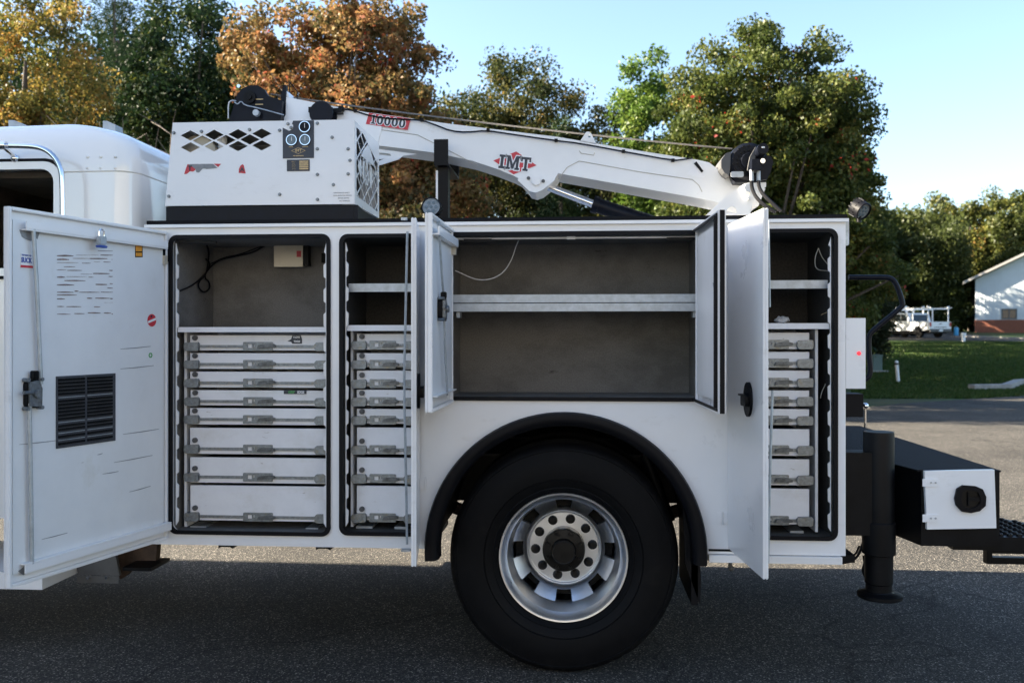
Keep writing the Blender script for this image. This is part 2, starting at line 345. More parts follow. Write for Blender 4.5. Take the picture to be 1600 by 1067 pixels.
# kerb, in cast lengths, along the bend at the right
def strip_path(pts, wdt, h, name, m, dz=0.0):
    mb = MB()
    for a, c in zip(pts, pts[1:]):
        a = Vector((*a, 0)); c = Vector((*c, 0)); d = (c-a).normalized(); nrm = Vector((-d.y, d.x, 0))*wdt
        lo = [a, c, c+nrm, a+nrm]; v0 = [mb.b.verts.new((p.x, p.y, gz(p.x, p.y)-.05)) for p in lo]; v1 = [mb.b.verts.new((p.x, p.y, gz(p.x, p.y)+h+dz)) for p in lo]
        for f in ((3,2,1,0),): mb.b.faces.new([v0[i] for i in f])
        mb.b.faces.new(v1)
        for i in range(4): j = (i+1)%4; mb.b.faces.new((v0[i], v0[j], v1[j], v1[i]))
    return mb
k0 = G(1523, 600, 26.6); k1 = G(1600, 590, 28.5)
kp = [(k0.x, k0.y), (k0.x+1.2, k0.y+.35), (k1.x, k1.y), (k1.x+4, k1.y+1.6), (k1.x+10, k1.y+4)]
strip_path(kp, .28, .15, 'kerb', CONC).build('kerb', CONC, None, kind='structure')
# far driveway where the pickups stand
def quad_strip(name, c, m, dz):
    b = bmesh.new(); 
    L = [b.verts.new((p[0].x, p[0].y, gz(p[0].x, p[0].y)+dz)) for p in c]; Rr = [b.verts.new((p[1].x, p[1].y, gz(p[1].x, p[1].y)+dz)) for p in c]
    for i in range(len(c)-1): b.faces.new((L[i], Rr[i], Rr[i+1], L[i+1]))
    me = bpy.data.meshes.new(name); b.to_mesh(me); b.free(); link(name, me, None, m, kind='structure')
quad_strip('driveway', [(G(1270, 0, 62), G(1270, 0, 86)), (G(1380, 0, 62.5), G(1380, 0, 86)), (G(1480, 0, 62.5), G(1480, 0, 84)), (G(1545, 0, 61.5), G(1545, 0, 67)), (G(1680, 0, 57), G(1680, 0, 61)), (G(1900, 0, 50), G(1900, 0, 54))], ASPH, .03)
strip_path([(G(1500,0,69).x, G(1500,0,69).y), (G(1545,0,67.1).x, G(1545,0,67.1).y), (G(1680,0,61.1).x, G(1680,0,61.1).y)], .25, .12, 'driveway_kerb', CONC).build('driveway_kerb', CONC, None, kind='structure')

# ================================================================== THE TRUCK
truck = thing('service_truck', 'white mechanic service truck with open tool compartments, drawers and a folded crane', 'truck', (-0.4, 1.05, -.04))
ZT, ZB, XL, XR, YD = 2.062, 0.545, -2.035, 1.203, 2.13
WS = 1.02; WX, WZ = P(880, 872, .06)[0], -.04 + .527*WS
FX, FZ = P(882, 862, 0)                       # flare centre
def X0(px): return P(px, 500, 0)[0]
def Z0(py, px=800): return P(px, py, 0)[1]
holes = {'left': (X0(267), X0(514.5), Z0(833, 390), Z0(369, 390)),
         'narrow': (X0(533), X0(652), Z0(834, 590), Z0(368, 590)),
         'middle': (X0(697), X0(1098), Z0(624, 900), Z0(364, 900)),
         'right': (X0(1146), X0(1306), Z0(841, 1250), Z0(360, 1250))}
ARC = .615
a0 = math.degrees(math.asin((ZB - FZ)/ARC)); 
outer = [(XL, ZB)] + arc(FX, FZ, ARC, 180 - a0, a0, 40) + [(XR, ZB), (XR, ZT), (XL, ZT)]
MB().prism([outer] + [rrect(*h, .035) for h in holes.values()], 0, .035).build('front_panel', WHITE, truck, ang=30)
# end panels, far side, floor and roof decks of the body
MB().box(XL, XL+.03, .036, YD, ZB, ZT-.001).build('end_panel', WHITE, truck)
MB().box(XR-.03, XR, .036, YD, ZB, ZT-.001).build('end_panel', WHITE, truck)
MB().prism([[(XL+.031, ZB)] + arc(FX, FZ, ARC, 180 - a0, a0, 30) + [(XR-.031, ZB), (XR-.031, ZT-.001), (XL+.031, ZT-.001)]], YD-.03, YD).build('far_panel', WHITE, truck)
MB().box(XL-.01, XR+.004, -.012, .56, ZT+.002, ZT+.02).box(XL-.01, XR+.004, YD-.56, YD+.012, ZT+.002, ZT+.02).build('top_deck', TEX, truck, bevel=.004)
MB().box(XL+.031, XR-.031, .58, YD-.58, 1.19, 1.21).box(XL+.031, XR-.031, .562, .5795, 1.19, ZT).box(XL+.031, XR-.031, YD-.5795, YD-.562, 1.19, ZT).build('bed', WHITE, truck)
MB().box(XL+.03, FX-.62, .036, .56, ZB, ZB+.02).box(FX+.62, XR-.031, .036, .56, ZB, ZB+.02).build('sill_return', WHITE, truck)
# drip flange along the top and lower rail
MB().box(XL-.02, XR+.01, -.016, -.001, ZT-.014, ZT+.001).build('drip_flange', WHITE, truck, bevel=.003)
MB().box(FX+.655, XR-.02, -.02, .03, ZB-.035, ZB-.003).build('lower_rail', WHITE, truck, bevel=.004)
MB().prism([rect(FX+.655, FX+.78, ZB+.012, ZB+.022)], -.004, -.001).build('sill_seam', RUBBER, truck)
for k, (a, c, z0, z1) in holes.items():
    MB().prism([rrect(a-.007, c+.007, z0-.007, z1+.007, .04), rrect(a+.011, c-.011, z0+.011, z1-.011, .03)], -.012, -.001).build('door_seal', RUBBER, truck, bevel=.003)
    d = .50
    MB().open_box(a+.002, c-.002, .035, d, z0+.002, z1-.002).build('compartment_liner', LINER_SHADED if k in ('narrow', 'right') else LINER, truck, ang=30)
    # notched shelf tracks just inside the opening
    for xa, sg in ((a+.018, 1), (c-.018, -1)):
        if k == 'narrow' and sg < 0: continue
        mb = MB(); n = int((z1-z0-.06)/.116)
        zz = z0+.05
        lp = [(0, zz-.02)]
        for i in range(n):
            lp += [(.009, zz), (.010, zz+.055), (.002, zz+.066), (.002, zz+.108)]; zz += .116
        lp += [(.008, zz), (0, z1-.03)]
        lp = [(xa + sg*p[0]*1.35, p[1]) for p in lp]
        mb.prism([lp], .012, .022).build('shelf_track', WHITE, truck)
# rubber fender flare
MB().lathe((FX, 0, FZ), [(0,0)]*0 or [(.645, .0), (.647, -.03), (.640, -.052), (.615, -.058), (.592, -.050), (.582, -.03), (.580, .05), (.61, .05)], seg=96, close=True,
           cut=lambda i, k: not (-4 <= (360*k/96 if 360*k/96 < 270 else 360*k/96-360) <= 183)).build('fender_flare', RUBBER, truck, ang=50)
MB().lathe((FX, 0, FZ), [(.59, .051), (.59, .62), (.60, .62), (.60, .051)], seg=96, close=True, cut=lambda i, k: not (0 <= 360*k/96 <= 172)).build('wheel_well', BLACK, truck)
# mud flap behind the wheel
x0, z0 = P(1066, 795, .12); x1, z1 = P(1093, 943, .12)
MB().prism([[(x0, z0+.05), (x0+.06, z0), (x1+.005, z1+.12), (x1, z1), (x0+.012, z1+.19)]], .10, .14).build('mud_flap', RUBBER, truck)
MB().box(x0+.04, x0+.07, .10, .62, z1, z0+.06).build('mud_flap', RUBBER, truck)
# frame rails, axle, springs
MB().box(-3.9, 1.9, .62, .70, .66, .90).box(-3.9, 1.9, 1.43, 1.51, .66, .90).build('frame_rail', BLACK, truck)
MB().cyl((WX, .4, WZ), (WX, 1.75, WZ), .075).sph((WX, 1.07, WZ), .19).build('axle', BLACK, truck)
MB().tube([(WX-.65, .72, .62), (WX-.3, .72, .5), (WX, .72, .46), (WX+.3, .72, .5), (WX+.65, .72, .62)], .035, smooth=1).build('leaf_spring', RUST, truck)
MB().cyl(P3 := (WX+.52, .35, .62), (WX+.40, .35, .95), .03).cyl((WX+.57, .3, .80), (WX+.44, .3, .98), .022).build('shock_absorber', BLACK, truck)
# ---- wheels: tyre lathe, dished rim with eight hand holes, hub
def wheel_meshes():
    T = []
    prof = [(.298,.045),(.315,.030),(.322,.022),(.326,.024),(.345,.012),(.360,.006),(.363,.009),(.366,.004),(.385,.002),(.42,.0),(.45,.005),(.475,.013),(.492,.018),(.495,.013),(.505,.017),(.515,.028),(.524,.045),(.527,.062)]
    for g in (.085, .125, .165, .205): prof += [(.527,g-.008),(.513,g-.005),(.513,g+.005),(.527,g+.008)]
    prof += [(.524,.235),(.505,.262),(.42,.278),(.345,.268),(.298,.235)]
    tm = MB().lathe((0,0,0), prof, seg=224, close=True)
    for v in tm.b.verts:                      # shoulder sipes
        r = math.hypot(v.co.x, v.co.z); k = int(round(math.atan2(v.co.z, v.co.x)/(2*PI)*224)) % 4
        if .508 < r < .524 and k == 0: v.co.x *= 1-.004/r; v.co.z *= 1-.004/r
    T = tm.mesh('tyre', ang=45)
    def cut(i, k): 
        return i == 9 and ((k+7) % 14) in (4,5,6,7,8,9)
    rp = [(.292,.052),(.298,.040),(.296,.033),(.288,.034),(.281,.046),(.276,.062),(.262,.078),(.258,.105),(.250,.150),(.243,.180),(.196,.222),(.182,.236),(.176,.252),(.176,.262),(.171,.266),(.165,.262),(.098,.262),(.098,.30)]
    m = MB().lathe((0,0,0), rp, seg=112, cut=cut)
    # inner wall thickness of the hand holes
    for h in range(8):
        ks = [h*14-3, h*14+3]
        def pt(r, hh, k): a = 2*PI*k/112; return Vector((r*math.cos(a), hh, r*math.sin(a)))
        for k in ks:
            v = [m.b.verts.new(p) for p in (pt(.243,.180,k), pt(.196,.222,k), pt(.196,.25,k), pt(.243,.208,k))]; m.b.faces.new(v)
        for r, hh in ((.243,.180), (.196,.222)):
            for k in range(ks[0], ks[1]):
                v = [m.b.verts.new(p) for p in (pt(r,hh,k), pt(r,hh,k+1), pt(r,hh+.028,k+1), pt(r,hh+.028,k))]; m.b.faces.new(v)
    RM = m.mesh('rim', ang=32)
    DR = MB().lathe((0,0,0), [(.0,.29),(.235,.29),(.24,.31),(.24,.40)], seg=48).mesh('brake_drum')
    HB = MB().lathe((0,0,0), [(.0,.135),(.050,.135),(.056,.140),(.058,.155),(.060,.17),(.098,.175),(.101,.182),(.102,.20),(.100,.262)], seg=48).mesh('hub', ang=30)
    NU = MB().cyl((0,.150,0), (0,.176,0), .0085, 6).cyl((0,.172,0), (0,.176,0), .014, 12).mesh('hub_bolt')
    HO = MB().lathe((0,0,0), [(.0,.247),(.012,.247),(.014,.249),(.021,.252),(.0235,.2615)], seg=14).mesh('lug_nut')
    return T, RM, DR, HB, NU, HO
WM = wheel_meshes()
def place_wheel(x, y, flip=False, full=True):
    M = Matrix.Translation((x, y, WZ)) @ (Matrix.Rotation(PI, 4, 'Z') if flip else Matrix.Identity(4))
    ty = link('wheel', WM[0], truck, TYRE); ty.location = (x, y, WZ); ty.scale = (WS, 1, WS); ty.rotation_euler = (0, 0, PI if flip else 0)
    def sub(n, me, m, a=None, r=0, phase=0):
        o = link(n, me, ty, m)
        if a is not None: o.location = (r*math.cos(a), 0, r*math.sin(a))
        return o
    sub('rim', WM[1], ALU); sub('brake_drum', WM[2], DARK)
    if full:
        sub('hub', WM[3], HUB)
        for k in range(8): sub('hub_bolt', WM[4], HUB, R(45*k + 22), .083)
        for k in range(10): sub('lug_nut', WM[5], HUB, R(36*k + 5), .138)
    return ty
place_wheel(WX, .035); place_wheel(WX, .35, full=False)
place_wheel(WX, YD-.035, True); place_wheel(WX, YD-.35, True, full=False)

# ---- drawer banks
LB = {}
def latch_set(x0, x1, short_l=False):
    """latch hardware sizes for a bank (local to the drawer's lower left corner)"""
    return x0, x1
def drawer_bank(name, pxl, pxr, rows, pxplate, latches, cabinet, Y=.085, lockside='l', side=None):
    # latches: (px0,px1) of centre plate; housings left/right px or None
    fz = lambda py, px: P(px, py, Y)[1]
    xl, xr = P(pxl, 600, Y)[0], P(pxr, 600, Y)[0]
    pm = (pxl+pxr)/2
    cl, cr = cabinet
    xcl, xcr = P(cl, 600, Y)[0], P(cr, 600, Y)[0]
    ztop = fz(rows[0][0], pm) + .012; zbot = fz(rows[-1][1], pm) - .012
    # cabinet casing: sides, back
    MB().box(xcl, xcl+.012, Y, .48, zbot-.02, ztop).box(xcr-.012, xcr, Y, .48, zbot-.02, ztop).box(xcl+.012, xcr-.012, .46, .48, zbot-.02, ztop).build('drawer_cabinet', DRAWW, truck, bevel=.002)
    MB().box(xcl+.02, xcl+.10, Y+.02, .40, zbot-.045, zbot-.021).box(xcr-.12, xcr-.06, Y+.02, .40, zbot-.045, zbot-.021).build('cabinet_foot', GALV, truck)
    plate_w = P(latches[1], 600, Y)[0] - P(latches[0], 600, Y)[0]
    key = round(plate_w, 3)
    if key not in LB:
        pw = plate_w
        # centre plate with two windows, paddle
        pm1 = MB().prism([rrect(-pw/2, pw/2, -.021, .021, .005), [(-pw/2+.022,-.008),(-pw/2+.043,-.008),(-pw/2+.043,.010),(-pw/2+.022,.010)][::-1], [(-pw/2+.050,-.002),(-pw/2+.056,-.002),(-pw/2+.056,.010),(-pw/2+.050,.010)][::-1]], -.006, 0)
        for rx_ in (-pw/2+.008, -.02, pw/2-.008):
            for rz_ in (-.015, .015): pm1.cyl((rx_, -.0085, rz_), (rx_, -.0061, rz_), .003, 6)
        pm1 = pm1.mesh('latch_plate')
        pd = MB().prism([[(0,-.010),(.006,.004),(.020,.008),(pw/2-.006,.010),(pw/2+.014,.004),(pw/2+.014,-.006),(pw/2-.01,-.010)]], -.020, -.0065).mesh('latch_paddle', bevel=.002)
        hs = MB().prism([[(-.036,-.010),(-.028,-.021),(.030,-.021),(.036,-.014),(.036,.014),(.030,.021),(-.028,.019),(-.036,.010)]], -.020, -.0005).mesh('latch_housing', bevel=.004)
        lk = MB().cyl((0,-.012,0), (0,-.0005,0), .0125, 14).cyl((0,-.0165,0), (0,-.0125,0), .008, 10).mesh('drawer_lock')
        LB[key] = (pm1, pd, hs, lk)
    pm1, pd, hs, lk = LB[key]
    for (ya, yb, yl) in rows:
        za, zb_ = fz(ya, pm), fz(yb, pm); zl = fz(yl, pm)
        e = .0025
        tilt = rnd.uniform(-.002, .002)
        dr = MB().box(xl+rnd.uniform(-.001,.001), xr, Y-.004+tilt, Y+.012+tilt, zb_+e, za-e).build('drawer', DRAWW, truck, bevel=.003)
        MB().box(xl+.01, xr-.01, Y+.014, .44, zb_+.01, za-.02).build('drawer_box', GREYM, dr)
        yy = Y-.004+tilt-.0006
        xp = P((latches[0]+latches[1])/2, 600, Y)[0]
        link('latch_plate', pm1, dr, ZINC, loc=(xp, yy, zl)); lp_ = link('latch_paddle', pd, dr, ZINCD, loc=(xp, yy, zl + rnd.uniform(-.0015,.001))); lp_.rotation_euler = (0, R(rnd.uniform(-4, 3)), R(rnd.choice((0, 0, 0, 2.5))))
        hxl, hxr = xl+.012, xr-.022
        if side != 'r': link('latch_housing', hs, dr, ZINC, loc=(hxl, yy, zl-.001)); 
        if side != 'l': link('latch_housing', hs, dr, ZINC, loc=(hxr, yy, zl-.001))
        ba, bb = (hxl+.034 if side != 'r' else xl), (hxr-.034 if side != 'l' else xr)
        for xa_, xb_ in ((ba, xp-plate_w/2-.001), (xp+plate_w/2+.001, bb)):
            if xb_ - xa_ > .01: MB().box(xa_, xb_, yy-.006, yy, zl-.008, zl+.006).build('latch_bar', ZINC, dr)
        if side != 'r':
            link('drawer_lock', lk, dr, GREYM, loc=(hxl+.014, yy, zl+.040))
    # slide brackets at the side (dark stubs)
    return xl, xr, ztop, zbot
rowsL = [(523,548,541),(551,577,569),(580,606,598),(609,634,627),(637,664,655),(668,710,701),(714,755,745),(758,814,807)]
bl = drawer_bank('left', 298, 512, rowsL, None, (381, 427), (288, 514))
rowsM = [(521,547,539),(551,574,569),(578,604,599),(608,634,627),(638,662,656),(667,710,702),(714,755,747),(758,813,808)]
bm_ = drawer_bank('narrow', 558, 651, rowsM, None, (578, 619), (548, 654))
rowsR = [(519,546,538),(549,575,567),(578,605,597),(609,635,626),(638,664,656),(669,712,702),(716,758,748),(762,819,812)]
br_ = drawer_bank('right', 1151, 1264, rowsR, None, (1186, 1232), (1147, 1278), side='l' if False else None)
# shelves over the banks and in the middle
def shelf(k, py0, py1, m, d=.42, y0=.03):
    a, c, z0, z1 = holes[k]; pm = scr(((a+c)/2, 0, 1.3))[0]
    za, zb_ = P(pm, py0, y0)[1], P(pm, py1, y0)[1]
    return MB().box(a+.02, c-.02, y0, y0+.004, zb_, za).box(a+.02, c-.02, y0+.0045, d, za-.004, za).build('shelf', m, truck, bevel=.0015)
shelf('left', 511, 519, DRAWW); shelf('narrow', 508, 517, DRAWW); shelf('right', 505, 514, DRAWW)
shelf('narrow', 443, 456, GALV, y0=.06); shelf('right', 438, 451, GALV, y0=.06)
shelf('middle', 460, 472.5, GALV, y0=.04); shelf('middle', 474, 486.5, GALV, y0=.030)
a, c, z0, z1 = holes['middle']
for xx in (a+.05, c-.03):
    MB().box(xx-.008, xx+.008, .05, .12, Z0(496), Z0(487)).build('shelf_bracket', GALV, truck)
# gas-strip light bars under the header, wires, inverter
MB().box(holes['left'][0]+.03, holes['left'][0]+.21, .02, .04, z1-.035, z1-.022).build('light_strip', BLACK, truck, bevel=.003)
for xx in (a+.08, c-.16):
    MB().box(xx, xx+.13, .02, .04, z1-.035, z1-.022).build('light_strip', BLACK, truck, bevel=.003)
MB().box(a+.02, c-.02, .045, .055, z1-.022, z1-.014).box(-.02+FX+.03, FX+.05, .03, .045, z1-.026, z1-.013).build('wire_channel', PAPER, truck)
def wire(name, pts, Y, r, m, par=truck, sm=2): return MB().tube([(*(lambda q: (q[0], Y if len(p) < 3 else p[2], q[1]))(P(p[0], p[1], Y if len(p) < 3 else p[2])),) for p in pts], r, 6, smooth=sm).build(name, m, par)
wire('wire', [(814,368),(806,385),(800,405),(788,425),(770,436),(750,438),(735,434),(710,422),(700,420)], .3, .0028, PAPER)
MB().box(*(lambda p: (p[0]-.012, p[0]+.012))(P(705, 421, .3)), .295, .31, P(705,425,.3)[1], P(705,418,.3)[1]).build('wire_connector', INVERT, truck)
yb = .488
x0, z0_ = P(428, 417, yb-.05); x1, z1_ = P(473, 380, yb-.05)
inv = MB().box(x0, x1, yb-.05, yb, z0_, z1_).build('inverter', INVERT, truck, bevel=.006)
MB().box(x1+.001, x1+.028, yb-.045, yb, z0_+.005, z1_-.002).build('inverter_end', BLACK, inv, bevel=.004)
MB().box(x1-.032, x1-.008, yb-.0515, yb-.0505, z0_+.05, z1_-.04).build('inverter_badge', RED, inv)
def back_y(px, py, y0):
    y = y0
    while y > .05 and P(px, py, y)[0] < holes['left'][0] + .014: y -= .01
    return (px, py, y)
def cable(pts, y0, r): wire('cable', [back_y(px, py, y0) for px, py in pts], y0, r, RUBBER)
cable([(280,455),(300,447),(318,432),(330,415),(345,405),(370,400),(395,395),(415,383),(440,375),(470,375),(482,382),(480,392)], yb-.02, .004)
cable([(330,412),(350,402),(375,398),(400,388),(430,378),(475,371),(484,385),(478,400)], yb-.03, .0035)
cable([(322,378),(327,395),(325,412),(322,430),(312,438),(309,448),(318,458),(328,452),(327,440),(318,433),(330,413),(322,405)], yb-.025, .0045)
MB().cyl((P(349,393,yb)[0], yb-.03, P(349,393,yb)[1]), (P(349,393,yb)[0], yb, P(349,393,yb)[1]), .006).build('screw_stud', CHROME, truck)
MB().box(P(503,400,yb)[0], P(508,400,yb)[0], yb-.01, yb, P(505,411,yb)[1], P(505,396,yb)[1]).build('grommet', RUBBER, truck)
wire('wire', [(1279,388),(1274,400),(1273,415),(1278,422),(1290,423),(1296,424)], .1, .0018, INVERT)
wire('wire', [(1279,388),(1284,402),(1294,414),(1299,420)], .1, .0018, INVERT)
wire('wire', [(1283,492),(1296,486),(1300,487)], .1, .0018, GOLD)
wire('wire', [(1290,600),(1284,612),(1282,622)], .1, .0018, INVERT)
mb = MB(); x_, z_ = P(1222, 504, .2)
mb.sph((x_, .22, z_+.012), .035, 10, (1, .8, .5)); rr = random.Random(3)
for v in mb.b.verts: v.co += Vector((rr.uniform(-1,1), rr.uniform(-1,1), rr.uniform(-1,1)))*.006
mb.build('rag', RAGM, truck, ang=20)

# ---- doors. local frame: u 0..w from the hinge, v depth inwards from the outer skin, z
def door_matrix(hx, w, tip_px, hinge):        # find the opening angle that puts the tip at that pixel
    best = None
    for i in range(300, 1500):
        ang = R(i/10)
        d = Vector((math.cos(ang), -math.sin(ang))) if hinge == 'L' else Vector((-math.cos(ang), -math.sin(ang)))
        e = abs(scr((hx + d.x*w, d.y*w - .01, 1.5))[0] - tip_px)
        if best is None or e < best[0]: best = (e, ang, d)
    ang, d = best[1], best[2]
    nrm = Vector((math.sin(ang), math.cos(ang))) if hinge == 'L' else Vector((-math.sin(ang), math.cos(ang)))
    return Matrix(((d.x, nrm.x, 0, hx), (d.y, nrm.y, 0, -.014), (0, 0, 1, 0), (0, 0, 0, 1)))
def on_door(M, px, py, v):                   # pixel -> (u, z) on the door's inner plane
    q = Vector(((px-800)/F_PX, 1, -(py-HY)/F_PX)); ray = Vector((-sT + q.x*cT, cT + q.x*sT, q.z)); o = Vector((0, -CD, CZ))
    n = Vector((M[0][1], M[1][1], 0)); p0 = M @ Vector((0, v, 0)); t = n.dot(p0 - o)/n.dot(ray); h = M.inverted() @ (o + ray*t)
    return h.x, h.z
def door(M, w, z0, z1, th=.030, seal=True, label=None):
    skin = MB().box(0, w, 0, .010, z0, z1).box(0, .012, .0105, th-.006, z0, z1).box(w-.014, w, .0105, th, z0, z1).box(.0125, w-.0145, .0105, th, z1-.014, z1).box(.0125, w-.0145, .0105, th, z0, z0+.014)
    d = skin.build('open_door', WHITE, truck, bevel=.003, M=M, label=label)
    MB().box(.030, w-.020, .012, th-.008, z0+.045, z1-.045).build('inner_panel', DOORW, d, bevel=.004, M=M)
    return d
z0d, z1d = .575, 2.028
# D1: big left door
M1 = door_matrix(X0(258), .90, 6, 'L'); d1 = door(M1, .90, z0d, z1d, label='large left door swung towards the camera with stickers and rods on its inner face')
VI = .0225
def dd(px, py, v=VI): return on_door(M1, px, py, v)
print('DOOR1 tip', scr(M1 @ Vector((.9, 0, z1d))), scr(M1 @ Vector((.9, 0, z0d))))
# top and bottom angle rails
MB().box(.03, .84, VI, VI+.028, z1d-.086, z1d-.080).box(.03, .84, VI+.022, VI+.028, z1d-.0795, z1d-.050).build('door_rail', WHITE, d1, M=M1, bevel=.002)
MB().box(.005, .845, VI, VI+.028, z0d+.078, z0d+.084).box(.005, .845, VI+.022, VI+.028, z0d+.046, z0d+.0775).build('door_rail', WHITE, d1, M=M1, bevel=.002)
def rod(name, parent, M, pts, r=.007):
    return MB().tube([(on_door(M, *p, VI+.02)[0], VI+.02, on_door(M, *p, VI+.02)[1]) for p in pts], r, 8).build(name, GALV, parent, M=M)
rod('latch_rod', d1, M1, [(52,357),(57,440),(64,600)], .008)
rod('latch_rod', d1, M1, [(46,630),(48,760),(50,886)], .008)
def latch(parent, M, px, py, s=1.0):
    u, z = on_door(M, px, py, VI)
    k = MB().prism([rrect(u-.034*s, u+.034*s, z-.055*s, z+.055*s, .02*s)], VI+.001, VI+.022).build('door_latch', BLACK, parent, M=M, bevel=.004)
    MB().prism([[(u-.024*s,z-.05*s),(u+.028*s,z-.045*s),(u+.03*s,z+.045*s),(u-.01*s,z+.05*s),(u-.026*s,z+.02*s)]], VI+.023, VI+.034).cyl((u, VI+.034, z), (u, VI+.046, z), .018*s, 12).cyl((u+.015*s, VI+.03, z+.005), (u+.06*s, VI+.03, z+.008), .008*s, 8).build('latch_mechanism', ZINC, parent, M=M, bevel=.002)
    MB().box(u-.012*s, u+.012*s, VI+.01, VI+.035, z+.056*s, z+.09*s).build('latch_pin', BLACK, parent, M=M, bevel=.003)
    for a, c in ((-1,-1),(1,-1),(-1,1),(1,1)): MB().cyl((u+a*.033*s, VI+.002, z+c*.055*s), (u+a*.033*s, VI+.03, z+c*.055*s), .008*s, 8).build('latch_bolt', ZINC, parent, M=M)
latch(d1, M1, 47, 615)
def patch(name, parent, M, quad, m, v=VI, t=.0016, label=None):
    lp = [on_door(M, *q, v) for q in quad]
    return MB().prism([lp], v+.0004, v+t).build(name, m, parent, M=M, label=label)
v_ = patch('vent_plate', d1, M1, [(87,701),(179.5,688),(179.5,583),(87,588)], VENTM, t=.004)
mb = MB(); mb2 = MB()
(ua, za), (ub, zb) = dd(88.5, 697, VI+.006), dd(178, 586, VI+.006)
ul, ur = max(ua, ub), min(ua, ub)
vr = random.Random(8)
for i in range(19):
    z = za + (zb-za)*(i+.5)/19
    dk = vr.random() < .68
    for s0, s1 in ((.03, .48), (.53, .97)):
        x_a, x_b = ur + (ul-ur)*s0, ur + (ul-ur)*s1
        mb2.box(x_a, x_b, VI+.0045, VI+.009, z-.005, z+.005) if dk else mb.box(x_a, x_b, VI+.0045, VI+.0075, z-.0012, z+.0012)
mb.build('vent_slat', GALV, v_, M=M1, kind='stuff'); mb2.build('vent_slat', BLACK, v_, M=M1, kind='stuff')
rr = random.Random(11); mb = MB()
for i in range(19):
    yy = 393 + i*5.7; x = 89
    while x < 176:
        wd = rr.uniform(6, 34); x2 = min(176, x+wd)
        if rr.random() < (.85 if i % 2 else .45):
            h = rr.uniform(.5, 1.7); dy = rr.uniform(-1.2, 1.2)
            ja = [on_door(M1, x, yy+dy-h*.5, VI), on_door(M1, (x+x2)/2, yy+dy-h+(x-89)*.01, VI), on_door(M1, x2, yy+dy-h*.2, VI), on_door(M1, x2, yy+dy+h*.4, VI), on_door(M1, (x+x2)/2, yy+dy+h*.7, VI), on_door(M1, x, yy+dy+h*.4, VI)]
            mb.prism([ja], VI+.0004, VI+.0010)
        x = x2 + rr.uniform(0, 7)
mb.build('glue_residue', RESID, d1, M=M1, kind='stuff')
patch('bare_patch', d1, M1, [(30,359),(62,362),(58,374),(54,370),(48,377),(40,374),(34,370)], GREYD)
patch('greasy_smear', d1, M1, [(28,892),(38,884),(52,878),(62,880),(60,886),(50,890),(36,898)], GREYD)
def scuff(px0, py0, px1, py1): patch('scuff_mark', d1, M1, [(px0,py0),(px1,py1-.3),(px1,py1+.5),((px0+px1)/2,(py0+py1)/2+1.3),(px0,py0+.6)], GREYD, t=.0009)
for q in ((178,722,238,711),(202,768,235,759),(192,678,248,670),(65,842,105,832),(188,576,240,571),(30,694,88,688),(188,545,235,541),(152,710,160,708),(160,740,185,736)): scuff(*q)
s1 = patch('slogan_sticker', d1, M1, [(32,420),(51,421),(50,397),(31.5,395)], PAPER)
patch('sticker_band', s1, M1, [(32,418),(51,419),(51,415.5),(32,414)], RED, VI+.0018)
def door_text(s, size, m, par, px, py, v, sx=1.0, bold=0, M=M1, rot=0):
    u, z = on_door(M, px, py, v); me = text_mesh(s, size, bold)
    T = M @ Matrix.Translation((u, v, z)) @ Matrix.Rotation(rot, 4, 'Y') @ Matrix.Diagonal((-sx, -1, 1, 1)) @ FRONT
    me.transform(T); link('lettering', me, par, m)
door_text('TRY NOT TO', .0085, BLUE, s1, 41.5, 399.2, VI+.003, .9, .0003); door_text('SUCK', .027, BLUE, s1, 41.5, 407, VI+.003, .72, .0010)
s2 = patch('warning_sticker', d1, M1, [(211,402),(222.5,402),(222.5,382),(211,381.5)], BLACK)
patch('sticker_band', s2, M1, [(212,393),(221.5,393),(221.5,383),(212,382.5)], ORANGE, VI+.0018); patch('sticker_band', s2, M1, [(212,400.5),(221.5,400.5),(221.5,395),(212,395)], ORANGE, VI+.0018)
u, z = dd(237, 500.5); s3 = MB().prism([circ(u, z, .029, 28)], VI+.0004, VI+.0016).build('round_sticker', RED, d1, M=M1)
MB().prism([[(u-.027,z+.002),(u+.025,z-.014),(u+.027,z-.004),(u-.025,z+.012)]], VI+.0017, VI+.0024).build('sticker_band', PAPER, s3, M=M1); MB().prism([circ(u+.004, z+.018, .006, 10)], VI+.0017, VI+.0024).build('sticker_band', INK, s3, M=M1)
u, z = dd(235, 555); MB().prism([circ(u, z, .013, 6), circ(u, z, .007, 6)[::-1]], VI+.0004, VI+.0016).build('green_sticker', GREEN, d1, M=M1)
for (qx, qy) in ((196,405),(192,420),(222,425),(192,465),(222,465),(199,482),(225,485)):
    u, z = dd(qx, qy); 
MB().box(-.012, .02, -.004, .02, z1d-.14, z1d-.05).build('door_hinge', BLACK, d1, M=M1); MB().box(.015, .035, VI-.02, VI+.012, z1d-.155, z1d-.115).build('door_bumper', INVERT, d1, M=M1)
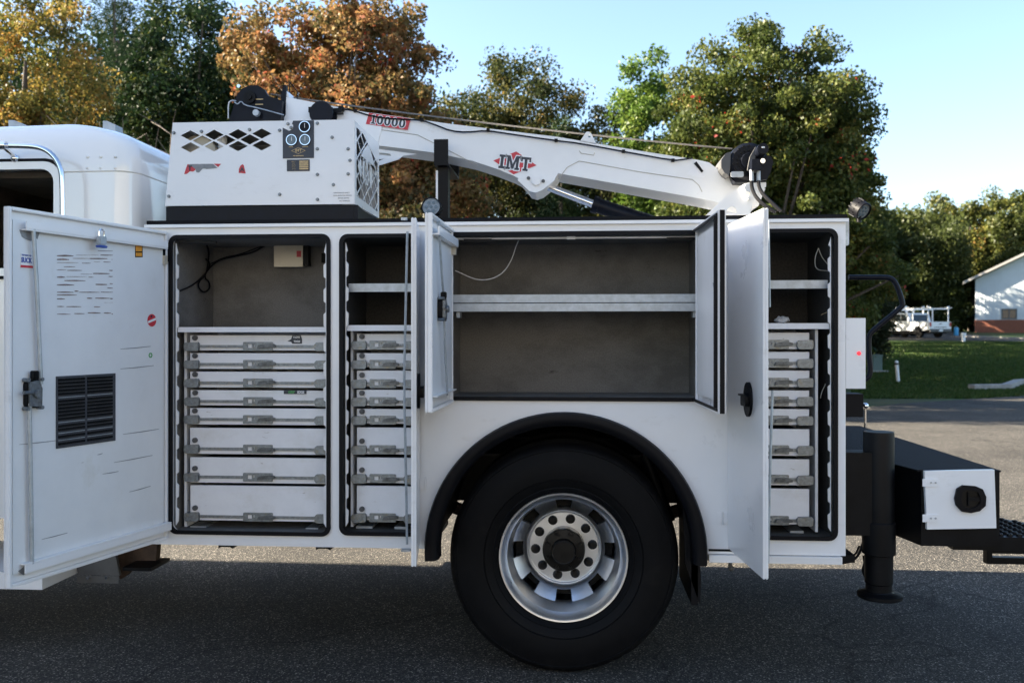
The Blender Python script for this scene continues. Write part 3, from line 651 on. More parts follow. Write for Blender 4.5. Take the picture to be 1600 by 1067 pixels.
# padlock hung on the rail of the left door (a thing of its own)
u, z = dd(157.5, 373, VI+.04); pl = thing('padlock', 'small steel padlock with blue bumper hanging from top rail of the left door', 'padlock', M1 @ Vector((u, VI+.045, z-.04)))
MB().box(u-.021, u+.021, VI+.033, VI+.055, z-.028, z+.010).build('lock_body', GALV, pl, M=M1, bevel=.004)
MB().box(u-.023, u+.023, VI+.031, VI+.057, z-.039, z-.029).build('lock_bumper', BLUE, pl, M=M1, bevel=.003)
MB().tube([(u-.013,VI+.044,z+.0102),(u-.013,VI+.044,z+.03),(u-.006,VI+.044,z+.038),(u+.006,VI+.044,z+.038),(u+.013,VI+.044,z+.03),(u+.013,VI+.044,z+.0102)], .0035, 8).build('shackle', CHROME, pl, M=M1)
# A: door of the narrow compartment, hinged at its right, edge-on
MA = door_matrix(X0(657), .44, 651, 'R'); dA = door(MA, .44, z0d, z1d, .022, label='narrow door seen edge on between the drawers and the middle shelves')
def handle(par, M, u, z, s=1.0):
    h = MB().prism([[(u+s*.055*math.cos(a), z+s*.075*math.sin(a)) for a in [2*PI*k/28 for k in range(28)]]], -.010, -.001).build('door_handle', RUBBER, par, M=M, bevel=.003)
    MB().prism([rrect(u-.036*s, u+.036*s, z-.028*s, z+.02*s, .01*s)], -.028, -.0105).build('handle_paddle', BLACK, par, M=M, bevel=.005)
    return h
handle(dA, MA, .33, 1.30)
wire('latch_rod', [(636.5,362),(634,480),(631,600),(634,720),(636,850)], -.06, .006, GALV, dA, 1)
MB().box(*sorted((P(628,343,-.05)[0], P(637,343,-.05)[0])), -.075, -.055, P(630,345,-.05)[1], P(630,341,-.05)[1]).build('rod_hook', GALV, dA, bevel=.002)
MB().box(*sorted((P(628,858,-.05)[0], P(642,858,-.05)[0])), -.075, -.04, P(630,860,-.05)[1], P(630,857,-.05)[1]).build('rod_hook', GALV, dA, bevel=.002)
# B and C: half-height doors of the middle compartment
zm0, zm1 = holes['middle'][2]-.015, 2.028
MBm = door_matrix(X0(701), .585, 664, 'L'); dB = door(MBm, .585, zm0, zm1, label='left door of the middle compartment, opened square to the side')
MB().box(.03, .55, VI, VI+.030, zm1-.085, zm1-.078).box(.03, .55, VI+.024, VI+.030, zm1-.078, zm1-.05).build('door_rail', WHITE, dB, M=MBm)
MB().box(.05, .55, VI, VI+.024, zm0+.06, zm0+.066).build('door_rail', WHITE, dB, M=MBm)
rod('latch_rod', dB, MBm, [(685,345),(691,440),(695,478)], .005); rod('latch_rod', dB, MBm, [(694,500),(696,560),(699,618)], .005)
latch(dB, MBm, 685, 483, .8)
MB().box(.02, .045, .012, VI+.02, zm1-.12, zm1-.07).build('door_bumper', INVERT, dB, M=MBm)
MC = door_matrix(X0(1094), .585, 1134, 'R'); dC = door(MC, .585, zm0, zm1, label='right door of the middle compartment, opened square to the side')
MB().box(.012, .575, .0305, .036, zm0+.012, zm0+.024).box(.012, .575, .0305, .036, zm1-.024, zm1-.012).box(.560, .575, .0305, .044, zm0+.0245, zm1-.0245).build('door_gasket', RUBBER, dC, M=MC)
MB().box(.5855, .592, .006, .024, zm0+.004, zm1-.002).build('edge_seal', RUBBER, dC, M=MC)
patch('grey_tag', dC, MC, [(1120,484),(1114,442),(1115.5,442),(1121.5,484)], GREYD)
# D: right compartment door
MD = door_matrix(X0(1136), .535, 1192, 'L'); dD = door(MD, .535, z0d, z1d+.012, .022, label='tall door in front of the right drawer bank with black handle')
handle(dD, MD, .345, 1.272, .95)
MB().box(.28, .305, -.03, -.0105, 1.285, 1.293).build('lock_key', GREYM, dD, M=MD)
wire('latch_rod', [(1201,345),(1203,480)], -.07, .004, GALV, dD, 1); wire('latch_rod', [(1207,610),(1203,740),(1200,880)], -.07, .006, GALV, dD, 1)
# lower hinges on the body skin
for px, py in ((665, 754), (1129, 809)):
    x_, z_ = P(px, py, 0)
    h = MB().box(x_-.027, x_-.004, -.005, -.0005, z_-.026, z_+.026).box(x_+.004, x_+.027, -.005, -.0005, z_-.026, z_+.026).cyl((x_, -.006, z_-.03), (x_, -.006, z_+.03), .004, 8).build('door_hinge', WHITE, truck, bevel=.0015)
# under-body brackets
for px in (346, 500):
    x_ = X0(px); MB().prism([[(x_-.035,ZB-.027),(x_-.022,ZB-.020),(x_+.022,ZB-.020),(x_+.035,ZB-.027),(x_+.035,ZB-.001),(x_-.035,ZB-.001)]], .05, .12).build('under_bracket', BLACK, truck)
    MB().cyl((x_, .044, ZB-.012), (x_, .0495, ZB-.012), .003, 6).build('bracket_bolt', CHROME, truck)
MB().box(X0(1318), X0(1338), .02, .2, ZB-.035, ZB-.001).build('under_bracket', BLACK, truck)
wire('cable', [(1286,868),(1300,876),(1318,880),(1336,874),(1345,860),(1350,840)], .15, .006, RUBBER); wire('cable', [(1305,868),(1320,873),(1336,868),(1343,852)], .2, .005, RUBBER)
wire('cable', [(1350,868),(1352,880),(1348,890),(1352,900)], .25, .008, RUBBER)
x_, z_ = P(1141, 884, .1); MB().cyl((x_, .1, z_-.01), (x_, .1, ZB), .009, 8).sph((x_+.004, .1, z_-.01), .014, 8).build('drain_valve', GREYM, truck)

# ---- compressor on the deck
YC = .14
def Cx(px, py, Y=YC): return P(px, py, Y)
tl, tr, brr, bll = Cx(270,192), Cx(553,187), Cx(553,318), Cx(258,323)
zt_ = (tl[1]+tr[1])/2; zb_ = (brr[1]+bll[1])/2; xr_ = (tr[0]+brr[0])/2
YE = .68
dia = []
DX = 36.9/1; 
def diam(px, py, w=15.2, h=8.0): 
    return [Cx(px-w, py), Cx(px, py+h), Cx(px+w, py), Cx(px, py-h)]
for i in range(4): dia.append(diam(297.5+37.2*i, 212-1.0*i)); 
for i in (0, 3): dia.append(diam(297.5+37.2*i, 230.5-1.0*i)); 
dia.append(diam(334.5, 229)); dia.append(diam(372, 228.5))
for i in range(3): dia.append(diam(316+37.2*i, 220-.9*i))
hood = [(bll[0], zb_), (xr_, zb_), (xr_, zt_), (tl[0], zt_)]
comp = MB().prism([hood] + dia, YC, YC+.004).box(tl[0], xr_, YC+.005, YE, zt_-.004, zt_).build('compressor_hood', WHITE, truck)
# left (slanted) and back sheets
MB().prism([[(bll[0], zb_), (bll[0]+.004, zb_), (tl[0]+.004, zt_-.005), (tl[0], zt_-.005)]], YC+.005, YE).prism([[(bll[0]+.005, zb_), (xr_-.005, zb_), (xr_-.005, zt_-.005), (tl[0]+.005, zt_-.005)]], YE-.004, YE).build('hood_sheet', WHITE, comp)
# grille: side sheet with a lattice and the letters, in the plane x = xr_
My = Matrix(((0, -1, 0, xr_), (1, 0, 0, 0), (0, 0, 1, 0), (0, 0, 0, 1)))     # prism x->world y, prism y->-x
y0g, y1g = YC, YE; zl, zh = zb_, zt_
frame_o = [(y0g+.0045, zl), (y1g, zl), (y1g, zh-.005), (y0g+.0045, zh-.005)]
frame_i = [(y0g+.035, zl+.045), (y1g-.03, zl+.03), (y1g-.03, zh-.12), (y0g+.17, zh-.03), (y0g+.035, zh-.03)]
g = MB().prism([frame_o, frame_i[::-1]], -.004, 0, M=My).build('side_grille', WHITE, comp)
def clip(poly, a, c):                         # inside test for lattice bars
    pass
import itertools
def inside(p, poly):
    s = False; j = len(poly)-1
    for i in range(len(poly)):
        if (poly[i][1] > p[1]) != (poly[j][1] > p[1]) and p[0] < (poly[j][0]-poly[i][0])*(p[1]-poly[i][1])/(poly[j][1]-poly[i][1])+poly[i][0]: s = not s
        j = i
    return s
yc_, zc_ = (y0g+y1g)/2, (zl+zh)/2-.01
diamond = [(yc_-.17, zc_), (yc_, zc_-.115), (yc_+.17, zc_), (yc_, zc_+.115)]
mb = MB()
for sg in (1, -1):
    c0 = -1.5
    while c0 < 1.5:
        # line z = zc + sg*.62*(y-yc) + c0
        run = None; N = 160
        for i in range(N+1):
            y = y0g + (y1g-y0g)*i/N; z = zc_ + sg*.62*(y-yc_) + c0
            ok = inside((y, z), frame_i) 
            if ok and run is None: run = (y, z)
            if (not ok or i == N) and run is not None:
                a_, b_ = run, (y, z); 
                if abs(b_[0]-a_[0]) > .012:
                    h = .0045; mb.prism([[(a_[0]-.004, a_[1]-h-sg*.002), (b_[0]+.002, b_[1]-h), (b_[0]+.002, b_[1]+h), (a_[0]-.004, a_[1]+h-sg*.002)]], -.0035 if sg > 0 else -.0037, -.0005 if sg > 0 else -.0003, M=My)
                run = None
        c0 += .088
mb.build('grille_lattice', WHITE, comp)
lets = slab_word('IMT', .125, .08); LM = My @ Matrix.Translation((yc_, 0, zc_)) 
fo = [(yc_+(p[0])*1, zc_+p[1]) for p in [(-.215,0),(-.10,-.10),(0,-.15),(.10,-.10),(.215,0),(.10,.10),(0,.15),(-.10,.10)]]
hol = [[(yc_+p[0]*.95, zc_+p[1]) for p in lp][::-1] for L in lets for lp in L]
MB().prism([fo] + hol, -.0065, -.0045, M=My).build('grille_emblem', WHITE, comp)
# insides seen through the cut-outs
MB().box(bll[0]+.10, bll[0]+.40, YC+.15, YE-.06, zb_+.03, zt_-.14).build('engine_block', BLACK, comp, bevel=.02)
MB().box(bll[0]+.48, xr_-.18, YC+.12, YE-.08, zb_+.03, zt_-.16).build('engine_block', GREYM, comp, bevel=.03)
MB().lathe((bll[0]+.13, YC+.07, zt_-.15), [(.02,.0),(.10,.0),(.105,.01),(.10,.02),(.02,.02)], seg=32, close=True).build('fan_wheel', INVERT, comp)
MB().cyl((bll[0]+.25, YC+.10, zt_-.12), (bll[0]+.25, YC+.10, zt_-.05), .022, 12).build('filler_cap', PAPER, comp)
MB().tube([(xr_-.34, YC+.06, zt_-.16), (xr_-.30, YC+.07, zt_-.13), (xr_-.2, YC+.08, zt_-.125), (xr_-.1, YC+.09, zt_-.2)], .018, smooth=2).build('coolant_hose', GALV, comp)
MB().lathe((xr_-.14, YE-.15, zt_-.2), [(0,-.05),(.13,-.05),(.14,0),(.13,.05),(0,.05)], seg=28, axis='X').build('cooler_fan', BLACK, comp)
# base plinth
MB().box(bll[0]+.0, Cx(552,330)[0], YC+.01, YE+.1, ZT+.021, zb_-.003).build('plinth', NAVY, truck, bevel=.003)
MB().prism([[(YC+.011, ZT+.021), (YE+.2, ZT+.021), (YE+.2, ZT+.03), (YC+.011, zb_-.003)]], -.02, -.001, M=Matrix(((0,-1,0,Cx(552,330)[0]),(1,0,0,0),(0,0,1,0),(0,0,0,1)))).build('plinth_gusset', NAVY, truck)
# gauge panel
q = [Cx(442,248,YC-.002), Cx(490.5,247,YC-.002), Cx(490.5,188.5,YC-.002), Cx(458,189,YC-.002), Cx(456.5,194), Cx(458.5,196), Cx(458,202), Cx(452,205), Cx(446,202), Cx(442,200)]
gp = MB().prism([q], YC-.003, YC-.0005).build('gauge_panel', INK, comp)
for px, py, r in ((476, 198.5, .0285), (455.5, 219, .0275), (476.5, 218.8, .0275)):
    x_, z_ = Cx(px, py, YC-.01); MB().lathe((x_, YC-.014, z_), [(r*.80,.003),(r*.84,0),(r*.97,0),(r,.004),(r,.0105)], seg=32).build('gauge_bezel', CHROME, gp)
    MB().cyl((x_, YC-.0095, z_), (x_, YC-.0035, z_), r*.86, 28).build('gauge_face', GLASSD if py > 205 else NAVY, gp)
    MB().box(x_-.0012, x_+.0012, YC-.0112, YC-.0098, z_-.004, z_+r*.6).build('gauge_needle', PAPER, gp)
for (s, px, py, sz) in (('IMT', 466.5, 236, .020), ('AIR COMPRESSOR', 466.5, 244, .0065), ('PRESSURE', 455, 230, .0045), ('TEMPERATURE', 477, 230, .0045)):
    x_, z_ = Cx(px, py, YC); text('lettering', s, sz, GOLD, gp, x_, z_, YC-.0038, bold=.0003)
x_, z_ = Cx(466.5, 236); MB().prism([[(x_-.036,z_),(x_,z_-.016),(x_+.036,z_),(x_,z_+.016)], [(x_-.032,z_),(x_,z_-.0142),(x_+.032,z_),(x_,z_+.0142)][::-1]], YC-.0042, YC-.0032).build('panel_emblem', GOLD, gp)
q = [Cx(448.5,268), Cx(484,267.5), Cx(484,249.5), Cx(448.5,250)]
rp_ = MB().prism([q], YC-.003, YC-.0005).build('rating_plate', INK, comp)
for i in range(5):
    a_, b_ = Cx(468, 253.8+i*2.9), Cx(482, 251.6+i*2.9); MB().box(a_[0], b_[0], YC-.0038, YC-.0032, a_[1], b_[1]).build('plate_row', GOLD, rp_)
    x_, z_ = Cx(459, 253+i*2.9); text('lettering', ('SERIAL NO', 'MODEL', 'PRESSURE', 'MAX RPM', 'OIL TYPE')[i], .0042, GOLD, rp_, x_, z_, YC-.0036)
for px, py in ((264,307),(272,208),(315,206),(390,203),(437,204),(437,304),(450,194),(455,200),(496,193),(496,233),(496,273),(496,312),(519,215),(521,289),(544,233),(547,251),(544,272)):
    x_, z_ = Cx(px, py, YC); MB().cyl((x_, YC-.009, z_), (x_, YC-.0005, z_), .0062, 8).cyl((x_, YC-.002, z_), (x_, YC-.0004, z_), .0085, 12).build('hood_bolt', ZINC, comp)
# torn remains of decals
def hp(name, pts, m, d=.001, par=None): return MB().prism([[Cx(*p) for p in pts]], YC-.0005-d, YC-.0005).build(name, m, par or comp)
t1 = hp('torn_decal', [(288,272.5),(289.5,267),(293,257),(297,258),(306,265),(302,268.5),(297,268),(292,272)], RED)
hp('torn_piece', [(293,257),(310,256.5),(320,260),(311,270),(307,269.5),(306,265),(299,259.5)], GREYD, .0012, t1); hp('torn_piece', [(312,256.6),(317,256.6),(326,263.5),(313,264)], GREYD, .001, t1)
hp('torn_piece', [(314,256.5),(333,256.5),(340,263),(322,264.5)], GREYD, .0014, t1); hp('torn_piece', [(334,256.3),(345.5,256.3),(341,261.5)], RED, .001, t1)
text('torn_piece', 'T', .032, INK, t1, *Cx(297,263.5), YC-.003, bold=.0015)
t2 = hp('torn_decal', [(373,270.5),(373.5,264),(376,259),(379,257),(381,258.5),(384,271.5)], RED); text('torn_piece', 'A', .030, INK, t2, *Cx(378.5,265.5), YC-.0028, bold=.001)
for i, s in enumerate(('MAINTENANCE SAFETY', 'READ OPERATOR MANUAL', 'BEFORE SERVICE', 'HOT SURFACES')):
    text('lettering', s, .0075, GREYD, comp, *Cx(534+i*1.5, 301.5+i*4.2), YC-.0012)

# ---- crane: boom above the bed
YN = .92; YF = 1.22
def B(px, py, Y=YN): return P(px, py, Y)
boomp = [B(*p) for p in ((590,178),(640,185),(700,193.5),(870,214),(1000,236),(1090,250),(1108,254),(1128,270),(1150,281),(1178,284),(1196,295),(1185,322),(1120,316),(1097,311),(985,291),(900,276),(872,271),(866,281),(846,297),(836,300.5),(827,298),(812,280),(801,274),(770,262),(736,251),(701,243.5),(679,239),(640,233.5),(578,226),(540,222),(480,215),(480,165))]
boom = MB().prism([boomp], YN, YF).build('crane_boom', CRANEW, truck, bevel=.006, label='long white crane boom folded back over the truck')
MB().prism([[B(*p, YN-.008) for p in ((445,151),(453,153),(600,181),(600,186),(590,225),(480,214),(443,200))]], YN-.006, YF+.006).build('boom_collar', CRANEW, boom, bevel=.004)
MB().prism([[B(*p) for p in ((445,150),(447,141),(453,153))]], YN, YF).build('boom_tip', CRANEW, boom)
lugp = [B(*p, YN-.014) for p in ((808,281),(815,277),(830,271),(842,272),(851,279),(863,280),(868,281),(847,297.5),(837,301.5),(827,299))]
MB().prism([lugp], YN-.016, YN-.0065).build('lug_plate', CRANEW, boom, bevel=.002)
for px, py in ((826,279.5),(849,284)): MB().cyl((B(px,py)[0], YN-.022, B(px,py)[1]), (B(px,py)[0], YN-.0165, B(px,py)[1]), .010, 10).build('lug_bolt', GREYM, boom)
x_, z_ = B(838, 284); MB().cyl((x_, YN-.028, z_), (x_, YN-.0165, z_), .026, 16).build('lug_pin', CRANEW, boom, bevel=.003)
def seam(pts, m=INVERT, r=.0022): return MB().tube([(B(*p)[0], YN-.001, B(*p)[1]) for p in pts], r, 5).build('weld_seam', m, boom)
WELD = mat('weld_shade', (.45,.42,.36), .5)
seam([(565,199),(652,211),(700,235),(745,258)], WELD); seam([(905,252),(1000,269),(1082,281),(1092,290),(1097,300)], WELD); seam([(872,281),(886,262),(905,252)], WELD); seam([(905,236),(908,240),(928,243),(929,239)], WELD); 
# lift eye
eye = [B(*p) for p in ((905,221),(915,209)) ] + [B(917+5.5*math.cos(a)*1.0, 211+5.5*math.sin(a)*-1.0) for a in (R(140), R(100), R(60), R(30))] + [B(926,212), B(932,226)]
MB().prism([[B(906,221), B(913,211), B(916,206.5), B(920,206), B(924,209), B(932,225.5)], circ(*B(921,213), .0085, 12)], YN+.0, YN+.02).build('lift_eye', CRANEW, boom)
# decals
dang = math.atan2(B(1000,236)[1]-B(700,193.5)[1], B(1000,236)[0]-B(700,193.5)[0])
Md = lambda px, py, y=YN, a=dang: Matrix.Translation((*(lambda q: (q[0], y, q[1]))(B(px, py)),)) @ Matrix.Rotation(-a, 4, 'Y')
hw, hh = (B(640,190)[0]-B(574,190)[0])/2, .033
YQ = YN-.0068
pl_ = MB().prism([[(-hw-.004,-hh),(hw-.004,-hh),(hw+.004,hh),(-hw+.004,hh)]], -.001, 0, M=Md(607,190.5,YQ)).build('capacity_decal', RED, boom)
for L in slab_word('10000', .052, .12):
    MB().prism([fat(L[0], .0035)] + [], -.0016, -.0012, M=Md(607,190.5,YQ) @ Matrix.Diagonal((1.06,1,1,1))).build('digit_outline', PAPER, pl_)
    MB().prism(L[:1], -.0021, -.0017, M=Md(607,190.5,YQ) @ Matrix.Diagonal((1.06,1,1,1))).build('digit', INK, pl_)
    for ho in L[1:]: MB().prism([ho], -.0026, -.0022, M=Md(607,190.5,YQ) @ Matrix.Diagonal((1.06,1,1,1))).build('digit_hole', PAPER, pl_)
Mi = Md(804.5, 255, YN-.0012, dang*.8)
hw = (B(838,255)[0]-B(770,255)[0])/2; hh = (B(804,237)[1]-B(804,273)[1])/2
em = MB().prism([[(-hw,0),(0,-hh),(hw,0),(0,hh)]], -.001, 0, M=Mi).build('boom_emblem', RED, boom)
for L in slab_word('IMT', .078, .1):
    Mw = Mi @ Matrix.Diagonal((.86,1,1,1))
    MB().prism([fat(L[0], .0065)], -.0018, -.0012, M=Mw).build('letter_outline', PAPER, em); MB().prism(L[:1], -.0025, -.0019, M=Mw).build('letter', INK, em)
# hydraulic hose with clips along the boom
hp_ = [(520,172),(545,172),(560,176),(575,181),(600,186),(640,188),(660,189),(680,196),(705,206),(730,208),(760,205),(800,211),(870,221),(905,225),(975,238),(1052,252),(1068,250),(1082,248)]
MB().tube([(B(*p)[0], YN-.014, B(*p)[1]) for p in hp_], .0045, 6, smooth=1).build('hydraulic_hose', RUBBER, boom)
for px, py in ((556,175),(660,189),(763,205),(869,221),(974,238),(1051,252)): x_, z_ = B(px, py); MB().box(x_-.009, x_+.009, YN-.022, YN-.0008, z_-.006, z_+.010).build('hose_clip', RUBBER, boom, bevel=.002)
# angle indicator
ai = MB().prism([[B(*p) for p in ((1073,273),(1078,266),(1086,262),(1094,262),(1098,268),(1103,272),(1100,278),(1088,277))]], YN-.0018, YN-.0008).build('angle_indicator', PAPER, boom)
MB().prism([[B(1084,256), B(1088,253), B(1099,268), B(1096,270)]], YN-.008, YN-.002).build('indicator_needle', BLACK, boom)
# hose reel and sheave head at the tip
x_, z_ = B(503, 178, YN-.1); reel = MB().lathe((x_, YN-.12, z_), [(0,0),(.066,0),(.068,.006),(.066,.012),(.04,.014),(.04,.09),(.066,.092),(.066,.1),(0,.1)], seg=40).build('hose_reel', NAVY, boom, bevel=0)
MB().box(x_-.09, x_-.05, YN-.06, YN-.01, z_+.02, z_+.05).box(x_+.05, x_+.10, YN-.06, YN-.01, z_+.015, z_+.04).build('reel_bracket', BLACK, boom, bevel=.004)
MB().cyl((B(535,172)[0], YN-.03, B(535,172)[1]), (B(535,172)[0], YN-.01, B(535,172)[1]), .018, 12).build('cable_gland', BLACK, boom)
sh = [B(*p, YN-.02) for p in ((358,192),(365,170),(367,160),(372,148),(380,139),(392,134),(404,134.5),(414,141),(420,151),(430,154),(441,158),(443,192))]
head = MB().prism([sh], YN-.03, YN+.0).build('sheave_head', NAVY, boom, bevel=.004); MB().prism([sh], YF+.03, YF+.06).build('sheave_head', NAVY, boom, bevel=.004)
x_, z_ = B(394, 155); MB().cyl((x_, YN+.001, z_), (x_, YF+.029, z_), .07, 28).build('sheave', BLACK, boom)
MB().cyl((x_, YN-.045, z_-.0), (x_, YN-.031, z_), .035, 20).cyl((x_, YN-.055, z_), (x_, YN-.046, z_), .016, 8).build('sheave_pin', BLACK, boom)
MB().cyl((B(377,138)[0], YN-.045, B(377,138)[1]), (B(377,138)[0], YN-.031, B(377,138)[1]), .010, 12).build('guide_bolt', CHROME, boom)
for dy in (0, 8): a_, b_ = B(402, 158.5+dy), B(414, 156.8+dy); MB().box(a_[0], b_[0], YN-.0320, YN-.0305, a_[1], b_[1]).build('yellow_mark', GOLD, boom)
MB().prism([[B(*p, YN-.03) for p in ((418,160),(444,160),(441,190),(412,190))]], YN-.06, YN-.0305).build('bracket_plate', NAVY, boom, bevel=.004)
MB().prism([[B(*p) for p in ((440,150),(444,134),(448,134),(447,180),(441,190))]], YN-.012, YN+.02).build('rope_guide', NAVY, boom)
MB().tube([(B(444,150)[0], YN+.1, B(444,150)[1]), (B(444,121)[0], YN+.1, B(444,121)[1])], .004, 6).tube([(B(444,121)[0], YN+.1, B(444,121)[1]), (B(456,136)[0], YN+.1, B(456,136)[1]), (B(456,150)[0], YN+.1, B(456,150)[1])], .0035, 6).build('rope_guard', BLACK, boom)
MB().tube([(B(*p)[0], YN-.07, B(*p)[1]) for p in ((364,190),(364,166),(369,162),(376,163))], .004, 6, smooth=1).build('steel_tube', GALV, boom)
MB().tube([(B(*p)[0], YN-.075, B(*p)[1]) for p in ((374,165),(379,169),(384,163),(390,170),(405,173),(425,178),(450,185))], .0035, 6, smooth=1).build('wire_loop', GALV, boom)
MB().cyl((B(408,182)[0], YN-.09, B(408,182)[1]), (B(408,182)[0], YN-.061, B(408,182)[1]), .018, 14).build('guide_bolt', GALV, boom)
# wire rope to the winch
p0 = B(412, 139); p1 = B(1150, 226); pts = [Vector((p0[0]+(p1[0]-p0[0])*t, YN+.12, p0[1]+(p1[1]-p0[1])*t - .018*4*t*(1-t))) for t in np.linspace(0,1,14)]
MB().tube(pts, .0048, 7).build('wire_rope', ROPE, boom)
for px in (893,1052): 
    t = (px-412)/(1150-412); x_, z_ = p0[0]+(p1[0]-p0[0])*t, p0[1]+(p1[1]-p0[1])*t-.018*4*t*(1-t)
# white bracket under the boom near the hood, little tongue
MB().prism([[B(*p) for p in ((575,230),(650,240),(628,243),(622,248),(580,261),(575,261))], [B(*p) for p in ((584,240),(585,237),(608,239),(610,243))][::-1], [B(*p) for p in ((582,249),(600,247),(582,254))][::-1]], YN+.02, YN+.03).build('stow_bracket', CRANEW, boom)
MB().box(B(575,280)[0], B(590,280)[0], YN+.02, YN+.06, B(580,282)[1], B(580,278)[1]).build('stow_tongue', CRANEW, boom)
# lift cylinder
YS = (YN+YF)/2
c0 = B(840, 286, YS); c1 = B(926, 319, YS); c2 = B(1010, 346, YS)
rodo = MB().cyl((c0[0], YS, c0[1]), (c1[0], YS, c1[1]), .0225, 24).build('cylinder_rod', CHROME, truck)
d_ = Vector((c2[0]-c1[0], 0, c2[1]-c1[1])).normalized()
A1 = Vector((c1[0], YS, c1[1])); MB().cyl(A1, A1 + d_*.55, .043, 28).cyl(A1-d_*.0, A1 + d_*.035, .050, 28).build('lift_cylinder', NAVY, truck)
# mast base with gusset, pivot pins, winch
gus = [P(*p, .78) for p in ((1104,336),(1122,318),(1150,296),(1163,287),(1197,285),(1197,292),(1178,306),(1172,336))]
mast = MB().prism([gus, [P(*p, .78) for p in ((1134,333),(1137,326),(1144,322),(1150,326),(1152,334))][::-1]], .78, .80).build('mast_plate', CRANEW, truck, bevel=.002); MB().prism([gus], 1.28, 1.30).build('mast_plate', CRANEW, truck, bevel=.002)
MB().box(P(1110,0,1)[0], P(1180,0,1)[0], .805, 1.275, ZT-.9, ZT+.06).build('mast_column', CRANEW, truck, bevel=.02)
for px, py, r in ((1169,294,.026),(1170,310,.012)): x_, z_ = P(px,py,.77); MB().cyl((x_, .75, z_), (x_, .7795, z_), r, 18).build('pivot_pin', CRANEW, mast, bevel=.003)
YW = .80
wx, wz = P(1170, 252, YW)
winch = MB().lathe((wx, YW, wz), [(0,-.02),(.04,-.02),(.045,0),(.085,.0),(.102,.01),(.104,.05),(.104,.055),(.07,.06),(.07,.26),(.104,.262),(.104,.30),(0,.30)], seg=44).build('winch', NAVY, truck, ang=30)
for rx in (.06, .083): 
    for k in range(10): a_ = R(90+k*20); MB().cyl((wx+rx*math.cos(a_), YW-.012, wz+rx*math.sin(a_)), (wx+rx*math.cos(a_), YW-.001, wz+rx*math.sin(a_)), .0055, 6).build('winch_bolt', BLACK, winch)
MB().prism([[P(*p, YW) for p in ((1127,262),(1127,250),(1134,240),(1142,237),(1141,262),(1139,275),(1132,270))]], YW+.0, YW+.28).build('rope_guard', GREYM, winch, bevel=.004)
MB().prism([[P(*p, YW) for p in ((1128,263),(1140,262),(1150,284),(1196,284),(1206,268),(1209,250),(1198,262),(1170,275))]], YW+.02, YW+.26).build('winch_frame', NAVY, winch, bevel=.004)
MB().prism([[P(*p, YW-.03) for p in ((1183,284),(1198,281),(1207,255),(1204,246),(1196,244),(1190,262))]], YW-.05, YW-.022).build('motor_guard', NAVY, winch, bevel=.004)
a_, b_ = P(1142,277,YW-.03), P(1162,268,YW-.03); MB().prism([rrect(a_[0], b_[0], a_[1], b_[1], .008)], YW-.03, YW-.022).build('winch_plate', GALV, winch, bevel=.002)
x_, z_ = P(1189, 236, YW-.08); MB().cyl((x_, YW-.14, z_), (x_, YW-.02, z_), .030, 24).build('winch_motor', NAVY, winch, bevel=.004); MB().box(x_-.008, x_+.008, YW-.142, YW-.1405, z_+.003, z_+.010).build('motor_label', PAPER, winch)
MB().prism([[P(*p, YW-.06) for p in ((1172,245),(1181,229),(1180,250),(1175,252),(1173,268),(1168,266),(1170,254))]], YW-.06, YW-.04).build('motor_bracket', GREYM, winch, bevel=.003)
x_, z_ = P(1184, 258, YW-.1); MB().box(x_-.034, x_+.020, YW-.12, YW-.03, z_-.03, z_+.028).build('valve_block', NAVY, winch, bevel=.006)
x_, z_ = P(1191.5, 252, YW-.13); MB().cyl((x_, YW-.14, z_), (x_, YW-.121, z_), .013, 12).build('valve_plug', CHROME, winch, bevel=.002)
for px in (1174.5, 1185):
    a_ = P(px, 266, YW-.09); b_ = P(px, 283, YW-.09); MB().cyl((a_[0], YW-.09, a_[1]), (b_[0], YW-.09, b_[1]), .011, 12).build('hose_fitting', GALV, winch)
MB().tube([(*(lambda q: (q[0], y, q[1]))(P(px, py, y)),) for px, py, y in ((1174,282,.71),(1175,296,.70),(1182,310,.66),(1196,322,.62),(1212,332,.6))], .010, 8, smooth=2).tube([(*(lambda q: (q[0], y, q[1]))(P(px, py, y)),) for px, py, y in ((1185,282,.71),(1186,294,.69),(1194,306,.66),(1205,316,.63),(1220,330,.6))], .010, 8, smooth=2).build('winch_hose', RUBBER, winch)
x_, z_ = P(1228,337,.4); MB().box(x_-.03, x_+.06, .25, .5, ZT+.021, ZT+.045).build('hose_guide', BLACK, truck, bevel=.006)
# small fittings on the mast deck
rr = random.Random(5)
for i in range(4): x_ = P(1028+i*5, 332, .8)[0]; MB().cyl((x_, .8, ZT+.0), (x_+.02, .8, ZT+.10+rr.uniform(-.02,.02)), .012, 8).build('hydraulic_fitting', GREYM, truck)
# boom rest post
x0_, zt0 = P(678, 218, .80); x1_, zb0 = P(700, 258, .80)
MB().box(x0_, x1_, .80, .815, zb0, zt0).box(x0_, x1_, .8155, 1.26, zb0-.0, zb0+.012).box(x0_, x1_, 1.2605, 1.275, zb0, zt0).build('boom_rest', BLACK, truck, bevel=.004)
xp0 = P(681, 300, .85)[0]; xp1 = P(700, 300, .85)[0]
MB().box(xp0+.012, xp1, .85, .93, 1.03, zb0-.001).build('rest_post', BLACK, truck, bevel=.004); MB().box(xp0, xp0+.0115, .85, .93, ZT-.3, zb0-.02).build('post_plate', WHITE, truck, bevel=.001)
